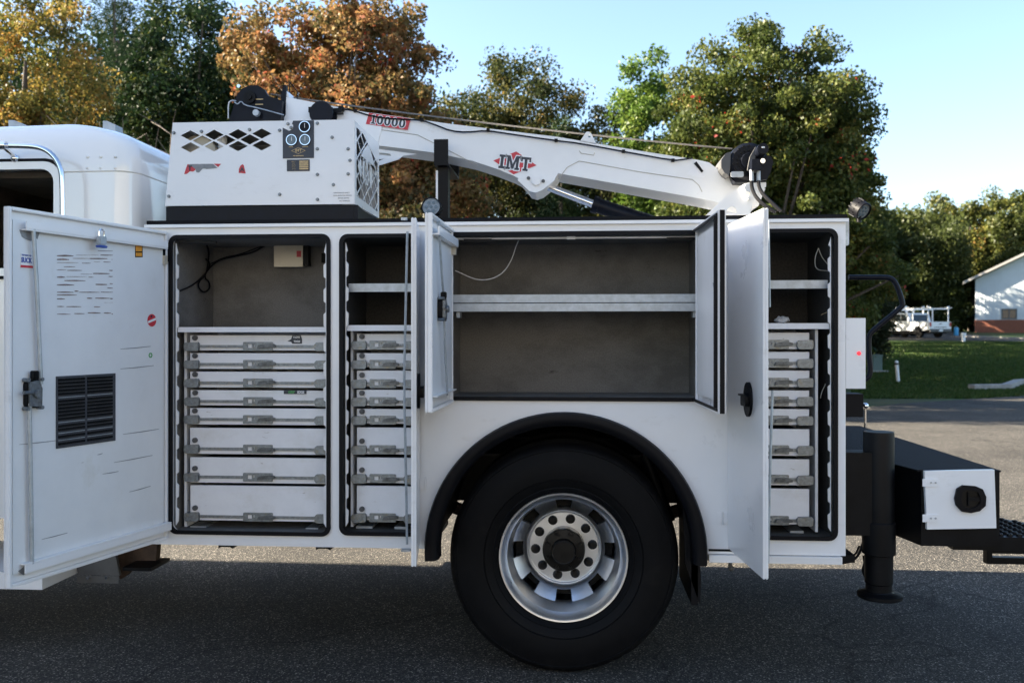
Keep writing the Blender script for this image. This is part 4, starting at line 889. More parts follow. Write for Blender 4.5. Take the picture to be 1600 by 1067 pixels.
# round work lamps
def lamp(px, py, Y, r, aim, lab):
    x_, z_ = P(px, py, Y); a = Vector(aim).normalized(); c_ = Vector((x_, Y, z_))
    M = Matrix.Translation(c_) @ a.to_track_quat('Z', 'Y').to_matrix().to_4x4()
    w_ = MB().lathe((0,0,0), [(0,-.055),(r*.6,-.055),(r*.86,-.045),(r,-.03),(r,.012),(r*.93,.016),(r*.9,.008)], seg=32, axis='Z').build('work_lamp', RUBBER, truck, M=M, label=lab)
    MB().cyl((0,0,-.001), (0,0,.006), r*.9, 28).build('lamp_lens', LENS, w_, M=M)
    for k in range(7): aa = 2*PI*k/6; rr_ = r*.5 if k < 6 else 0; MB().cyl((rr_*math.cos(aa), rr_*math.sin(aa), .0062), (rr_*math.cos(aa), rr_*math.sin(aa), .009), r*.17, 8).build('lamp_diode', GLASSD, w_, M=M)
    for k in range(16): aa = 2*PI*k/16; MB().box(r*.9, r*1.07, -.003, .003, -.045, -.012, M=Matrix.Rotation(aa, 4, 'Z')).build('cooling_fin', RUBBER, w_, M=M)
    MB().cyl(c_ - a*.02 - Vector((0,0,r*.7)), c_ - a*.02 - Vector((0,0,r+.022)), .010, 10).build('lamp_stem', BLACK, w_)
lamp(674, 324, .16, .047, (.0, -1, .1), 'round black work lamp above the middle doors')
lamp(1347, 329, .02, .041, (.5, -.75, -.55), 'round black work lamp at the rear top corner')
# side marker, lit box at the rear, grab rail
a_, b_ = P(1332,383,-.002), P(1338.5,343,-.002); MB().prism([rrect(XR+.002, XR+.021, a_[1], b_[1], .009)], .02, .06).build('marker_lamp', CLEARL, truck, bevel=.003)
a_, b_ = P(1334,607,0), P(1352.5,497,0)
sb = MB().box(XR+.0015, b_[0], .0, .10, a_[1], b_[1]).build('switch_box', WHITE, truck, bevel=.004)
x_, z_ = P(1342.5, 552, -.005); MB().sph((x_, -.002, z_), .0095, 12, (1,.6,1)).build('red_lamp', LEDR, sb)
rl = [(1326,433.5,.30),(1375,433.5,.30),(1392,434,.30),(1401,444,.30),(1411,474,.30),(1409,480,.30),(1384,500,.30),(1362,518,.30),(1357,527,.30),(1358,555,.30),(1361,580,.30),(1356,592,.30),(1340,595,.30)]
MB().tube([(*(lambda q: (q[0], y, q[1]))(P(px, py, y)),) for px, py, y in rl], .0125, 12, smooth=2).build('grab_rail', NAVY, truck)
x_ = P(1338,600,.3)[0]; MB().box(XR+.002, P(1347,600,.3)[0], .28, .40, P(1340,651,.3)[1], P(1340,615,.3)[1]).build('tail_housing', RUBBER, truck, bevel=.015)
a_ = P(1352,634,.35); b2 = P(1352,668,.35); MB().cyl((a_[0], .35, b2[1]), (a_[0], .35, a_[1]), .006, 10).sph((a_[0], .35, a_[1]), .016, 12).box(a_[0]-.02, a_[0]+.02, .34, .36, a_[1]-.012, a_[1]-.004).build('vise_pin', CHROME, truck)
# stabiliser
YB_ = .13; xs0 = P(1373, 800, YB_)[0]; zt1 = P(1373, 674, YB_)[1]
st = MB().lathe((xs0, YB_, 0), [(0,zt1),(.066,zt1),(.068,zt1-.01),(.068,.68),(.074,.675),(.074,.53),(.063,.525),(.062,.395),(.058,.39),(.058,.36),(.0,.36)], seg=36, axis='Z').build('stabiliser_leg', BLACK, truck, ang=30)
zf = P(1375, 933, YB_)[1]
MB().lathe((xs0+.005, YB_, 0), [(0,zf),(.095,zf),(.100,zf+.004),(.100,zf+.018),(.06,zf+.028),(.055,.3595),(0,.3595)], seg=36, axis='Z').build('stabiliser_foot', BLACK, st, ang=30)
MB().box(XR+.01, xs0-.03, .08, .20, .62, 1.0).build('stabiliser_bracket', BLACK, truck, bevel=.01)
# rear bumper with side box
zbt = P(1500, 735, .05)[1]; zbb = P(1460, 846, .05)[1]
xb0, xb1 = P(1395,700,.05)[0], P(1556,780,.05)[0]
zdk = .93; xq = P(1443,780,.05)[0]; xw = P(1396,780,.28)[0]; XE = 1.895
def plan(poly, z0, z1, mb=None):
    mb = mb or MB(); A = [mb.b.verts.new((p[0], p[1], z0)) for p in poly]; B_ = [mb.b.verts.new((p[0], p[1], z1)) for p in poly]; n = len(poly)
    mb.b.faces.new(A); mb.b.faces.new(B_)
    for i in range(n): mb.b.faces.new((A[i], A[(i+1)%n], B_[(i+1)%n], B_[i]))
    return mb
rb = plan([(xq-.01,.05),(XE,.05),(XE,2.1),(XR+.03,2.1),(XR+.03,.42),(xw,.28)], .585, zdk-.008).build('rear_bumper', BLACK, truck, bevel=.012)
plan([(xq-.03,.045),(XE+.004,.045),(XE+.004,2.104),(XR+.008,2.104),(XR+.008,.30),(xw-.02,.26)], zdk-.0075, zdk).build('bumper_top', TEX, rb, bevel=.002)
MB().box(XR+.002, XR+.05, .30, 1.9, zdk+.001, 1.25).build('tail_board', BLACK, truck, bevel=.004)
q = [P(1447,826,.04), P(1555,824,.04), P(1552,733,.04), P(1443,735,.04)]
bd = MB().prism([q], .028, .048).build('bumper_door', WHITE, rb, bevel=.003)
x_, z_ = P(1516, 779, .02); 
pad = [(-.072,.0),(-.062,.045),(-.035,.062),(.025,.058),(.055,.045),(.07,.01),(.068,-.03),(.04,-.055),(.0,-.064),(-.04,-.058),(-.066,-.03)]
pad = [(x_+p[0]*.95, z_+p[1]*.98) for p in pad]; inn = [(x_+(p[0]-x_)*.62+.0, z_+(p[1]-z_)*.66) for p in pad]
MB().prism([pad, inn[::-1]], .012, .0275).build('door_handle', RUBBER, bd, bevel=.004); MB().prism([inn], .022, .0278).build('handle_cup', HUB, bd)
MB().box(x_-.006, x_+.038, .012, .0215, z_-.010, z_+.006).box(x_-.012, x_-.0065, .012, .0215, z_-.03, z_+.03).build('handle_paddle', BLACK, bd, bevel=.003)
for py in (753.5, 809): 
    x_, z_ = P(1456, py, .028); h_ = MB().box(x_-.042, x_+.026, .023, .0275, z_-.018, z_+.016).build('door_hinge', WHITE, bd, bevel=.002)
    for dx in (-.006, .014): MB().cyl((x_+dx, .020, z_), (x_+dx, .0228, z_), .0045, 8).build('hinge_rivet', GALV, bd)
# step with grip deck, receiver
x0_, z0_ = P(1550, 812, .2); xe = 2.75
spoly = [(1.70,.07),(2.62,.07),(2.26,.30),(2.03,.62),(1.95,.80),(1.70,.80)]; zt2 = .625
stp = plan(spoly, .565, zt2).build('rear_step', BLACK, truck, bevel=.006)
mb = MB()
for i in range(18):
    for j in range(10):
        px_, py_ = 1.92+i*.042, .10+j*.045
        if inside((px_+.03, py_), spoly) and inside((px_, py_+.02), spoly): mb.lathe((px_, py_, zt2+.0008), [(.014,0),(.012,.010),(.008,.010),(.008,0)], seg=10, axis='Z')
mb.build('grip_studs', BLACK, stp, kind='stuff')
def hx(px, y=.7): return P(px, 850, y)[0]
zz = lambda py, y=.7: P(1580, py, y)[1]
MB().box(hx(1528), hx(1537), .6, .64, zz(874), zz(846)).box(hx(1537)+.001, hx(1700), .6, .64, zz(874), zz(864)).box(hx(1537)+.001, hx(1640), .6, .64, zz(858), zz(846)).prism([[(hx(1585),zz(874)),(hx(1640),zz(874)),(hx(1640),zz(884)),(hx(1600),zz(882))]], .6, .64).build('hitch_bracket', BLACK, truck, bevel=.003)

# ---- cab
YCB = .16
def K(px, py, Y=YCB): return P(px, py, Y)
xc = K(207, 300)[0]; zroof = K(110, 193, .42)[1] - .052
def cab_ring(x0, x1, y0, y1, r, z, n=8, taper=0.0):
    return [(p[0], p[1] + taper*(x1-p[0]), z) for p in rrect(x0, x1, y0, y1, r, n)]
def loft(mb, rings):
    R_ = [[mb.b.verts.new(p) for p in r] for r in rings]
    for a, c in zip(R_, R_[1:]):
        n = len(a)
        for k in range(n): mb.b.faces.new((a[k], a[(k+1)%n], c[(k+1)%n], c[k]))
    mb.b.faces.new(R_[0][::-1]); mb.b.faces.new(R_[-1])
xf = -4.0; Yb = YD-.16; zs = K(150, 268)[1]
def cab_body(off, ztop, zb):
    mb = MB(); rings = []
    lv = [(zb,0,.0),(zs-.012,0,0),(zs-.004,0,0),(zs,.008,0),(zs+.004,0,0)] if off == 0 else [(zb,0,0)]
    for z, i, _ in lv: rings.append(cab_ring(xf+off+i, xc-off-i, YCB+off+i, Yb-off-i, .10, z, taper=.03))
    H = zs + .03
    for k in range(0, 13):
        a = PI/2*k/12; ins = .12*(1-math.cos(a)) + off
        insx = ins*1.1 + (.30*max(0, math.sin(a)-.5)**2*2)
        rings.append(cab_ring(xf+ins, xc-insx, YCB+ins*1.3, Yb-ins*1.3, .10+ins*.6, H + (ztop-H)*math.sin(a) , taper=.03))
    loft(mb, rings)
    # crown the roof a little
    for v in mb.b.verts:
        if v.co.z > ztop-.12: v.co.z += .02*math.cos((v.co.x-(-2.75))*1.2) - .05*max(0, (v.co.x+2.6))**1.3
    me = mb.mesh('cab'); return me
def tmp(me):
    o = bpy.data.objects.new('tmp', me); C.objects.link(o); return o
oc = tmp(cab_body(0, zroof, .62)); ic = tmp(cab_body(.05, zroof-.05, .72))
for t in (oc, ic): t.data.materials.append(CABW); t.data.materials.append(INTER)
for p_ in ic.data.polygons: p_.material_index = 1
wl, wr_, wb, wt = -3.1, K(84, 300)[0], K(50, 420)[1], K(50, 263)[1]
win = tmp(MB().prism([rrect(wl, wr_, wb, wt, .07)], -.5, 3).mesh('win')); win.data.materials.append(CABW)
for t in (ic, win):
    bo = oc.modifiers.new('cut', 'BOOLEAN'); bo.operation = 'DIFFERENCE'; bo.object = t; bo.solver = 'EXACT'
dg = bpy.context.evaluated_depsgraph_get(); dg.update(); cme = bpy.data.meshes.new_from_object(oc.evaluated_get(dg)); cme.name = 'cab_shell'
for t in (oc, ic, win): bpy.data.objects.remove(t)
cme.shade_smooth(); cme.set_sharp_from_angle(angle=R(40)); cab = link('cab', cme, truck, CABW, label='cream white cab behind the open left door')
ty_ = lambda x: YCB + .03*(xc-x)
def side_prism(loops, t0, t1): return MB().prism(loops, t0, t1)
MB().prism([rrect(wl-.05, wr_+.05, wb-.05, wt+.05, .10), rrect(wl-.035, wr_+.035, wb-.035, wt+.035, .09)[::-1]], ty_(wr_)-.004, ty_(wr_)+.02).build('window_gasket', RUBBER, cab)
MB().prism([rrect(wl-.034, wr_+.034, wb-.034, wt+.034, .09), rrect(wl+.004, wr_-.004, wb+.004, wt-.004, .065)[::-1]], ty_(wr_)-.008, ty_(wr_)+.03).build('window_frame', CABW, cab, bevel=.003)
MB().prism([rrect(wl, wr_, wb, wt, .07)], Yb-.06, Yb-.055).build('window_glass', glass, cab)
MB().box(-3.2, xc-.12, YCB+.22, Yb-.2, zroof-.24, zroof-.21).build('headliner', INTER, cab); MB().box(xc-.13, xc-.10, YCB+.2, Yb-.2, .9, zroof-.241).build('rear_trim', INTER, cab)
MB().box(-2.95, xc-.25, YCB+.15, YCB+.65, 1.2, 1.75).box(xc-.33, xc-.18, YCB+.15, YCB+.65, 1.76, 1.95).build('seat', INTER, cab, bevel=.04)
for px in (135, 156, 179):
    for py in (244.5, 262): x_, z_ = K(px, py, YCB-.003); MB().sph((x_, ty_(x_)+.001, z_), .0085, 10, (1,.5,1)).build('rivet', CABW, cab)
gr = [(-12,228,.06),(40,228,.06),(66,231,.06),(84,243,.06),(95,262,.06),(98,285,.06),(98,420,.06),(96,440,.12)]
MB().tube([(*(lambda q: (q[0], y, q[1]))(P(px, py, y)),) for px, py, y in gr], .013, 12, smooth=2).build('grab_bar', CHROME, cab)
q = [P(5,229,.07), P(18,246,.14)]; MB().tube([(q[0][0],.07,q[0][1]),(q[1][0],.18,q[1][1])], .010, 10).cyl((q[0][0]-.01,.05,q[0][1]),(q[0][0]+.03,.05,q[0][1]),.02,12).sph((q[1][0], .17, q[1][1]), .022, 10).build('bar_bracket', CHROME, cab)
for px, s in ((22, 1), (168, .8)):
    x_, z_ = P(px, 196, .45); MB().prism([[(x_-.012*s, z_-.08), (x_-.012*s, z_+.020*s), (x_+.016*s, z_+.020*s), (x_+.07*s, z_-.004), (x_+.08*s, z_-.08)]], .42, .50).build('roof_marker', GALV, cab, bevel=.006)
# tank, step fairing and frame bits low at the left
MB().lathe((-3.4, .55, .88), [(0,0),(.25,0),(.29,.02),(.30,.05),(.30,.9),(.29,.93),(.25,.95),(0,.95)], seg=40, axis='X').build('fuel_tank', CHROME, truck)
x1_, z1_ = P(66, 921, .12); MB().prism([[(-3.2, z1_), (x1_, z1_), (x1_, z1_+.055), (-3.2, z1_+.13)]], .12, .60).build('cab_step', WHITE, truck, bevel=.004)
a_, b_ = P(66,909,.3), P(92,893,.3); MB().prism([[(a_[0]-.1,a_[1]+.05),(a_[0],a_[1]-.0),(b_[0],a_[1]+.004),(b_[0],b_[1]),(b_[0]-.1,b_[1]+.06)]], .3, .5).build('step_bracket', GREYM, truck, bevel=.004)
a_, b_ = P(120,910,.4), P(185,900,.4); pb = MB().box(a_[0], b_[0], .40, .404, a_[1], b_[1]).prism([[(a_[0]-.1,.80),(a_[0]-.0,b_[1]+.001),(b_[0],b_[1]+.001),(b_[0]-.10,.80)]], .41, .43).build('tank_bracket', GREYM, truck, bevel=.001)
for px in (138,167): x_, z_ = P(px, 902, .39); MB().cyl((x_, .38, z_), (x_, .3995, z_), .007, 8).build('bracket_bolt', CHROME, pb)
a_ = P(168,850,.55); MB().prism([[P(*p,.55) for p in ((165,845),(188,905),(196,900),(214,878),(243,878),(246,845))]], .55, .60).build('frame_bracket', RUST, truck, bevel=.003)
MB().box(P(206,880,.5)[0], P(250,880,.5)[0], .40, .62, P(220,884,.5)[1], P(220,879,.5)[1]).build('frame_foot', BLACK, truck, bevel=.003)
MB().cyl((P(80,895,.6)[0], .5, .46), (P(118,895,.6)[0], .5, .46), .10, 24).build('air_tank', RUST, truck)
MB().box(-2.6, -2.0, .5, 1.6, .50, .95).build('cross_member', BLACK, truck, bevel=.02)
# front end of the truck, out of the photograph: wheel, bonnet
MB().box(-5.6, -4.02, .25, YD-.25, .75, 1.75).build('bonnet', CABW, truck, bevel=.12)
place_wheel(-4.9, .15, full=False); place_wheel(-4.9, YD-.15, True, full=False)

# drawer stickers
def dsticker(parent_name, q, m, Y=.085-.0055, lab=None): return MB().prism([[P(*p, Y) for p in q]], Y-.0016, Y-.0006).build(parent_name, m, truck, label=lab)
s_ = dsticker('drawer_sticker', [(449,533),(455,530),(457,523.5),(470,523.5),(472,530),(472,537),(457,537),(455,534)], INK)
x_, z_ = P(463.5, 527, .078); text('lettering', 'I LOVE', .013, PAPER, s_, x_, z_, .077, sx=.8, bold=.0006); x_, z_ = P(464, 533.5, .078); text('lettering', 'TOOLS', .012, PAPER, s_, x_, z_, .077, sx=.8, bold=.0006)
s_ = dsticker('drawer_sticker', [(443.5,615.5),(479,615.5),(479,610),(443.5,610)], INK)
x_, z_ = P(455.5, 612.7, .078); text('lettering', 'GRIP', .018, GREEN, s_, x_, z_, .077, sx=.85, bold=.0006); x_, z_ = P(470, 612.7, .078); text('lettering', 'EDGE', .018, PAPER, s_, x_, z_, .077, sx=.75, bold=.0006)

# ================================================================== VEGETATION
def leaf_mat(name, stops, trans=.35):
    m = bpy.data.materials.new(name); m.use_nodes = True; n = m.node_tree.nodes; l = m.node_tree.links
    n.remove(n['Principled BSDF']); at = n.new('ShaderNodeAttribute'); at.attribute_name = 'tone'
    rp = n.new('ShaderNodeValToRGB')
    while len(rp.color_ramp.elements) < len(stops): rp.color_ramp.elements.new(.5)
    for e, (p, c) in zip(rp.color_ramp.elements, stops): e.position = p; e.color = (*c, 1)
    l.new(at.outputs['Fac'], rp.inputs['Fac'])
    d = n.new('ShaderNodeBsdfDiffuse'); t = n.new('ShaderNodeBsdfTranslucent'); g = n.new('ShaderNodeBsdfGlossy'); g.inputs['Roughness'].default_value = .45; g.inputs[0].default_value = (.5,.5,.5,1)
    mx = n.new('ShaderNodeMixShader'); mx.inputs[0].default_value = trans; m2 = n.new('ShaderNodeMixShader'); m2.inputs[0].default_value = .025
    l.new(rp.outputs[0], d.inputs[0]); l.new(rp.outputs[0], t.inputs[0]); l.new(d.outputs[0], mx.inputs[1]); l.new(t.outputs[0], mx.inputs[2])
    l.new(mx.outputs[0], m2.inputs[1]); l.new(g.outputs[0], m2.inputs[2]); l.new(m2.outputs[0], n['Material Output'].inputs[0]); return m
BARK = mat('bark', (.075,.058,.045), .9, var=.4, scale=12, bump=.6, bscale=30, stretch=(3,3,.6))
BARKL = mat('pale_bark', (.22,.18,.15), .85, var=.3, scale=12)
L_YEL = leaf_mat('yellow_leaves', [(0,(.035,.050,.015)),(.3,(.105,.11,.026)),(.6,(.24,.185,.045)),(.85,(.31,.18,.045)),(1,(.28,.11,.03))])
L_ORA = leaf_mat('orange_leaves', [(0,(.035,.048,.018)),(.22,(.085,.080,.030)),(.45,(.20,.135,.050)),(.75,(.28,.145,.060)),(.94,(.27,.095,.045)),(1,(.36,.05,.035))])
L_DRK = leaf_mat('evergreen_leaves', [(0,(.008,.018,.008)),(.6,(.016,.034,.012)),(.9,(.045,.060,.016)),(1,(.11,.12,.02))], .2)
L_PIN = leaf_mat('pine_needles', [(0,(.010,.022,.012)),(.6,(.020,.040,.016)),(1,(.045,.070,.020))], .2)
L_OAK = leaf_mat('oak_leaves', [(0,(.016,.028,.010)),(.5,(.040,.050,.015)),(.85,(.11,.10,.030)),(1,(.20,.13,.035))])
L_PEA = leaf_mat('pear_leaves', [(0,(.022,.038,.010)),(.5,(.06,.080,.018)),(.85,(.13,.135,.032)),(.985,(.20,.12,.03)),(1,(.30,.03,.02))], .33)
L_LIM = leaf_mat('lime_leaves', [(0,(.030,.060,.012)),(.5,(.08,.14,.022)),(1,(.17,.22,.04))], .4)
L_UND = leaf_mat('brush_leaves', [(0,(.010,.018,.008)),(.5,(.028,.034,.012)),(.8,(.07,.05,.02)),(1,(.12,.035,.02))], .25)
L_FAR = leaf_mat('far_leaves', [(0,(.022,.034,.010)),(.5,(.065,.078,.018)),(.85,(.15,.14,.03)),(1,(.22,.13,.035))], .35)
DENS = 2.3
def leaves(name, centers, spread, n, size, m, parent, seed, tone=(.0,1.0), clump_tone=None, needle=False, aspect=.55):
    rg = np.random.default_rng(seed); centers = np.array(centers); k = len(centers)
    n = int(n*DENS); idx = rg.integers(0, k, n); sp = np.asarray(spread)
    sp = sp if sp.ndim else np.full(k, float(sp))
    r = rg.normal(size=(n,3)); r /= np.linalg.norm(r, axis=1)[:,None]; rad = rg.random(n)**.45
    c = centers[idx] + r*(rad*sp[idx])[:,None]*np.array([1,1,.8])
    a = rg.normal(size=(n,3)); a[:,2] -= .35; a /= np.linalg.norm(a, axis=1)[:,None]
    if needle: a = r*.8 + np.array([0,0,.5]) + a*.5; a /= np.linalg.norm(a, axis=1)[:,None]
    bb = np.cross(a, rg.normal(size=(n,3))); bb /= np.linalg.norm(bb, axis=1)[:,None]
    s = size*.88*rg.uniform(.5,1.3,n); s = s[:,None]
    v = np.empty((n,4,3)); v[:,0] = c - a*s*.5; v[:,1] = c + bb*s*aspect*.5; v[:,2] = c + a*s*.5; v[:,3] = c - bb*s*aspect*.5
    me = bpy.data.meshes.new(name); me.vertices.add(4*n); me.vertices.foreach_set('co', v.reshape(-1).astype(np.float32))
    me.loops.add(4*n); me.loops.foreach_set('vertex_index', np.arange(4*n, dtype=np.int32))
    me.polygons.add(n); me.polygons.foreach_set('loop_start', np.arange(0, 4*n, 4, dtype=np.int32)); me.update(calc_edges=True)
    ct = rg.random(k) if clump_tone is None else np.array(clump_tone)
    t = tone[0] + (tone[1]-tone[0])*np.clip(.55*ct[idx] + .45*rg.random(n) + rg.normal(size=n)*.08, 0, 1)
    at = me.attributes.new('tone', 'FLOAT', 'FACE'); at.data.foreach_set('value', t.astype(np.float32))
    return link(name, me, parent, m)
def tree(name, label, cat, base, h, blobs, nclump, nleaf, size, m, seed, spread=.45, trunk_r=.16, bark=None, tone=(0,1), needle=False, group=None, limbs=14, shell=.55, lean=0):
    """blobs: list of (dx, dy, z, rx, ry, rz) ellipsoids, clumps seeded mostly near their shells"""
    rg = np.random.default_rng(seed); root = thing(name, label, cat, base, group); bx, by, bz = base
    vol = np.array([q[3]*q[4]*q[5] for q in blobs]); pr = vol/vol.sum(); cs = []
    for i in rg.choice(len(blobs), nclump, p=pr):
        q = blobs[i]; d = rg.normal(size=3); d /= np.linalg.norm(d); rr_ = shell + (1-shell)*rg.random()**.6
        if rg.random() < .25: rr_ *= rg.random()
        cs.append((bx+q[0]+d[0]*q[3]*rr_, by+q[1]+d[1]*q[4]*rr_, bz+q[2]+d[2]*q[5]*rr_))
    leaves('crown', cs, rg.uniform(.6,1.4,nclump)*spread, nleaf, size, m, root, seed+1, tone, needle=needle, aspect=.14 if needle else .6)
    mb = MB(); top = Vector((bx+lean, by, bz+h*.8)); bs = Vector((bx, by, bz-.1))
    tp = [bs, bs.lerp(top,.3)+Vector((.1*trunk_r*5,0,0)), bs.lerp(top,.65)-Vector((.1*trunk_r*4,0,0)), top]; mb.tube(tp, [trunk_r*1.25, trunk_r, trunk_r*.6, trunk_r*.2], 9, smooth=1)
    for i in rg.choice(nclump, min(limbs, nclump), replace=False):
        e = Vector(cs[i]); zz_ = bz + (e.z-bz)*rg.uniform(.35,.7); s0 = bs.lerp(top, min(1, max(.1, (zz_-bz)/(h*.8)))); mid = s0.lerp(e,.5)+Vector((0,0,-.1*(e-s0).length+.1))
        mb.tube([s0, mid, e], [trunk_r*.38, trunk_r*.2, trunk_r*.06], 5, smooth=1)
    mb.build('trunk', bark or BARK, root)
    return root
def tb(px, t, z=None):
    p = G(px, HY, t); return (p.x, p.y, gz(p.x, p.y) if z is None else z)
def ph(py, t): return CZ - (py-HY)/F_PX*t            # height of pixel row at depth t
def pw(d, t): return d/F_PX*t
T = 20
tree('yellow_tree', 'yellow and brown leaved tree at far left behind the cab', 'tree', tb(40, T), 9.5, [(0,0,6.4,pw(125,T),1.5,3.4),(pw(-60,T),0,4.6,1.6,1.4,2.6),(pw(50,T),.2,4.2,1.2,1.0,2.4)], 330, 30000, .105, L_YEL, 1, .42)
tree('pine_tree', 'dark pine rising behind the yellow leaved tree', 'tree', tb(185, 30), 14, [(0,0,12.2,1.7,2,2.0),(-.5,0,9.6,2.4,2,1.8),(.6,0,7.4,2.8,2,1.6),(0,0,4.5,2.8,2,2.4)], 190, 30000, .20, L_PIN, 3, .65, .2, needle=True)
T = 24
tree('evergreen_tree', 'dense dark evergreen tree between the yellow and the orange trees', 'tree', tb(296, T), 10.5, [(0,0,8.3,pw(98,T),1.8,2.4),(pw(-50,T),0,6.4,1.4,1.5,2.6),(pw(70,T),0,6.0,1.4,1.6,3.6),(0,.4,4.4,2.3,1.4,3)], 330, 34000, .13, L_DRK, 5, .5, .2)
T = 19
tree('orange_tree', 'tall orange and red autumn tree behind the crane tip', 'tree', tb(530, T), 9.5, [(0,0,6.6,pw(165,T),1.6,2.2),(pw(120,T),0,6.6,pw(60,T),1.2,1.3),(pw(-110,T),-.2,4.9,pw(75,T),1.2,1.5),(pw(95,T),0,5.0,pw(105,T),1.4,2.0),(pw(40,T),0,7.9,pw(95,T),1.2,1.3),(pw(178,T),.2,4.5,pw(62,T),1.2,1.0),(pw(40,T),0,3.6,pw(150,T),1.2,1.3),(pw(-110,T),.1,7.2,pw(70,T),1.0,1.5)], 500, 38000, .115, L_ORA, 7, .33, .13, limbs=40, shell=.3)
tree('orange_bush', 'low rusty orange foliage under the orange tree beside the boom rest', 'tree', tb(630, 18), 5, [(0,0,2.6,pw(110,18),1.2,1.9)], 90, 9000, .11, L_UND, 21, .4, .08, tone=(.25,1))
T = 27
tree('oak_tree', 'round olive green tree behind the middle of the crane boom', 'tree', tb(800, T), 9.5, [(0,0,7.9,pw(112,T),2,2.2),(pw(-50,T),0,6.2,pw(70,T),1.6,2.1),(pw(55,T),0,6.0,pw(65,T),1.7,2.4),(0,0,4.9,pw(100,T),1.5,2.0)], 330, 30000, .125, L_OAK, 9, .5, .16, limbs=26)
T = 24
tree('young_pine', 'small pointed pine in front of the round olive tree', 'tree', tb(878, T), 7.5, [(0,0,3.0,pw(48,T),.7,1.6),(0,0,4.6,pw(34,T),.5,1.3),(0,0,5.9,pw(22,T),.35,1.0),(0,0,7.1,pw(9,T),.15,.8)], 90, 9000, .17, L_PIN, 11, .30, .08, needle=True, tone=(.3,1))
T = 26
tree('olive_tree', 'low olive tree between the round tree and the lime green tree', 'tree', tb(945, T), 8, [(0,0,6.3,pw(62,T),1.5,1.9),(pw(-10,T),0,4.6,pw(75,T),1.5,1.8),(pw(30,T),0,3.4,pw(85,T),1.5,1.8)], 190, 19000, .12, L_OAK, 13, .45, .12, tone=(.15,1))
T = 25
tree('lime_tree', 'bright lime green tree left of the large green tree', 'tree', tb(1022, T), 9, [(0,0,7.7,pw(55,T),1.2,1.9),(pw(-30,T),0,6.4,pw(45,T),1.2,1.3),(pw(10,T),0,4.8,pw(75,T),1.4,2.0)], 120, 13000, .14, L_LIM, 15, .42, .12)
T = 21
bl_ = [(pw(-115,T),0,6.0,pw(62,T),1.4,1.7),(pw(-75,T),0,7.1,pw(60,T),1.1,1.1),(pw(22,T),0,6.2,pw(152,T),1.9,2.65),(pw(-95,T),-.2,5.1,pw(80,T),1.5,1.7),(pw(75,T),0,6.0,pw(85,T),1.5,1.4),(pw(20,T),-.2,4.2,pw(170,T),1.9,1.6),(pw(150,T),.2,3.6,pw(80,T),1.3,1.2),(pw(185,T),.2,3.1,pw(45,T),.9,.9),(pw(-15,T),0,8.1,pw(40,T),.7,.85),(pw(50,T),0,7.9,pw(45,T),.8,.6),(pw(95,T),0,6.9,pw(40,T),.8,.8),(0,.2,2.4,pw(165,T),1.8,1.4),(pw(118,T),.3,1.9,pw(70,T),1.2,1.5)]
tree('pear_tree', 'large full green tree behind the winch and rear drawers', 'tree', tb(1192, T), 8.6, bl_, 680, 74000, .11, L_PEA, 17, .36, .2, limbs=30, shell=.5)
# brush and thickets behind the truck
mbx = [('bare_brush', 205, 17.5), ('bare_brush', 262, 18.0), ('bare_brush', 150, 18.2)]
for i, (nm, px, t) in enumerate(mbx):
    root = thing(nm, ('leafless grey twigs of a bare bush left of the compressor', 'leafless twigs rising directly above the left edge of the compressor', 'bare twigs of a bush above the cab roof')[i], 'bush', tb(px, t), 'bare bushes behind the cab')
    rg = random.Random(40+i); mb = MB(); bx, by, bz = tb(px, t)
    for k in range(26):
        a = rg.uniform(0, 2*PI); L = rg.uniform(3.2, 5.2); sp_ = rg.uniform(.15, .5); p = [Vector((bx+rg.uniform(-.3,.3), by+rg.uniform(-.3,.3), bz))]
        for s in range(6): p.append(p[-1] + Vector((math.cos(a)*sp_*L/6+rg.uniform(-.1,.1), math.sin(a)*sp_*L/6, L/6)))
        mb.tube(p, [.028,.014,.005], 4)
        for s in range(3, 7):
            for _ in range(3): e = p[s] + Vector((rg.uniform(-.5,.5), rg.uniform(-.3,.3), rg.uniform(.2,.7))); mb.tube([p[s], p[s].lerp(e,.5)+Vector((rg.uniform(-.05,.05),0,.03)), e], [.008,.005,.003], 3)
    mb.build('twigs', BARKL, root)
th = [('thicket', 110, 22, 200, 3.4, 'dark undergrowth behind the cab'), ('thicket', 420, 24, 260, 3.6, 'dark undergrowth below the orange tree'), ('thicket', 730, 22, 170, 3.6, 'maroon and green undergrowth right of the boom rest'), ('thicket', 930, 23, 190, 3.6, 'dark green undergrowth beneath the lift cylinder'), ('thicket', 1120, 24, 160, 3.4, 'dark undergrowth behind the crane mast'), ('thicket', 1345, 38, 70, 3.6, 'dark bushes right of the truck behind the grab rail')]
for i, (nm, px, t, wd, h, lab) in enumerate(th):
    tree(nm, lab, 'bush', tb(px, t), h, [(0,0,h*.52,pw(wd,t)*.62,1.2,h*.5),(pw(wd*.3,t),.3,h*.45,pw(wd,t)*.4,1.1,h*.45),(-pw(wd*.3,t),.2,h*.45,pw(wd,t)*.4,1.1,h*.45)], 150, 15000, .13, L_UND, 60+i, .45, .06, tone=(0,.75) if i != 2 else (.1,1), limbs=6, group='thickets behind the truck')
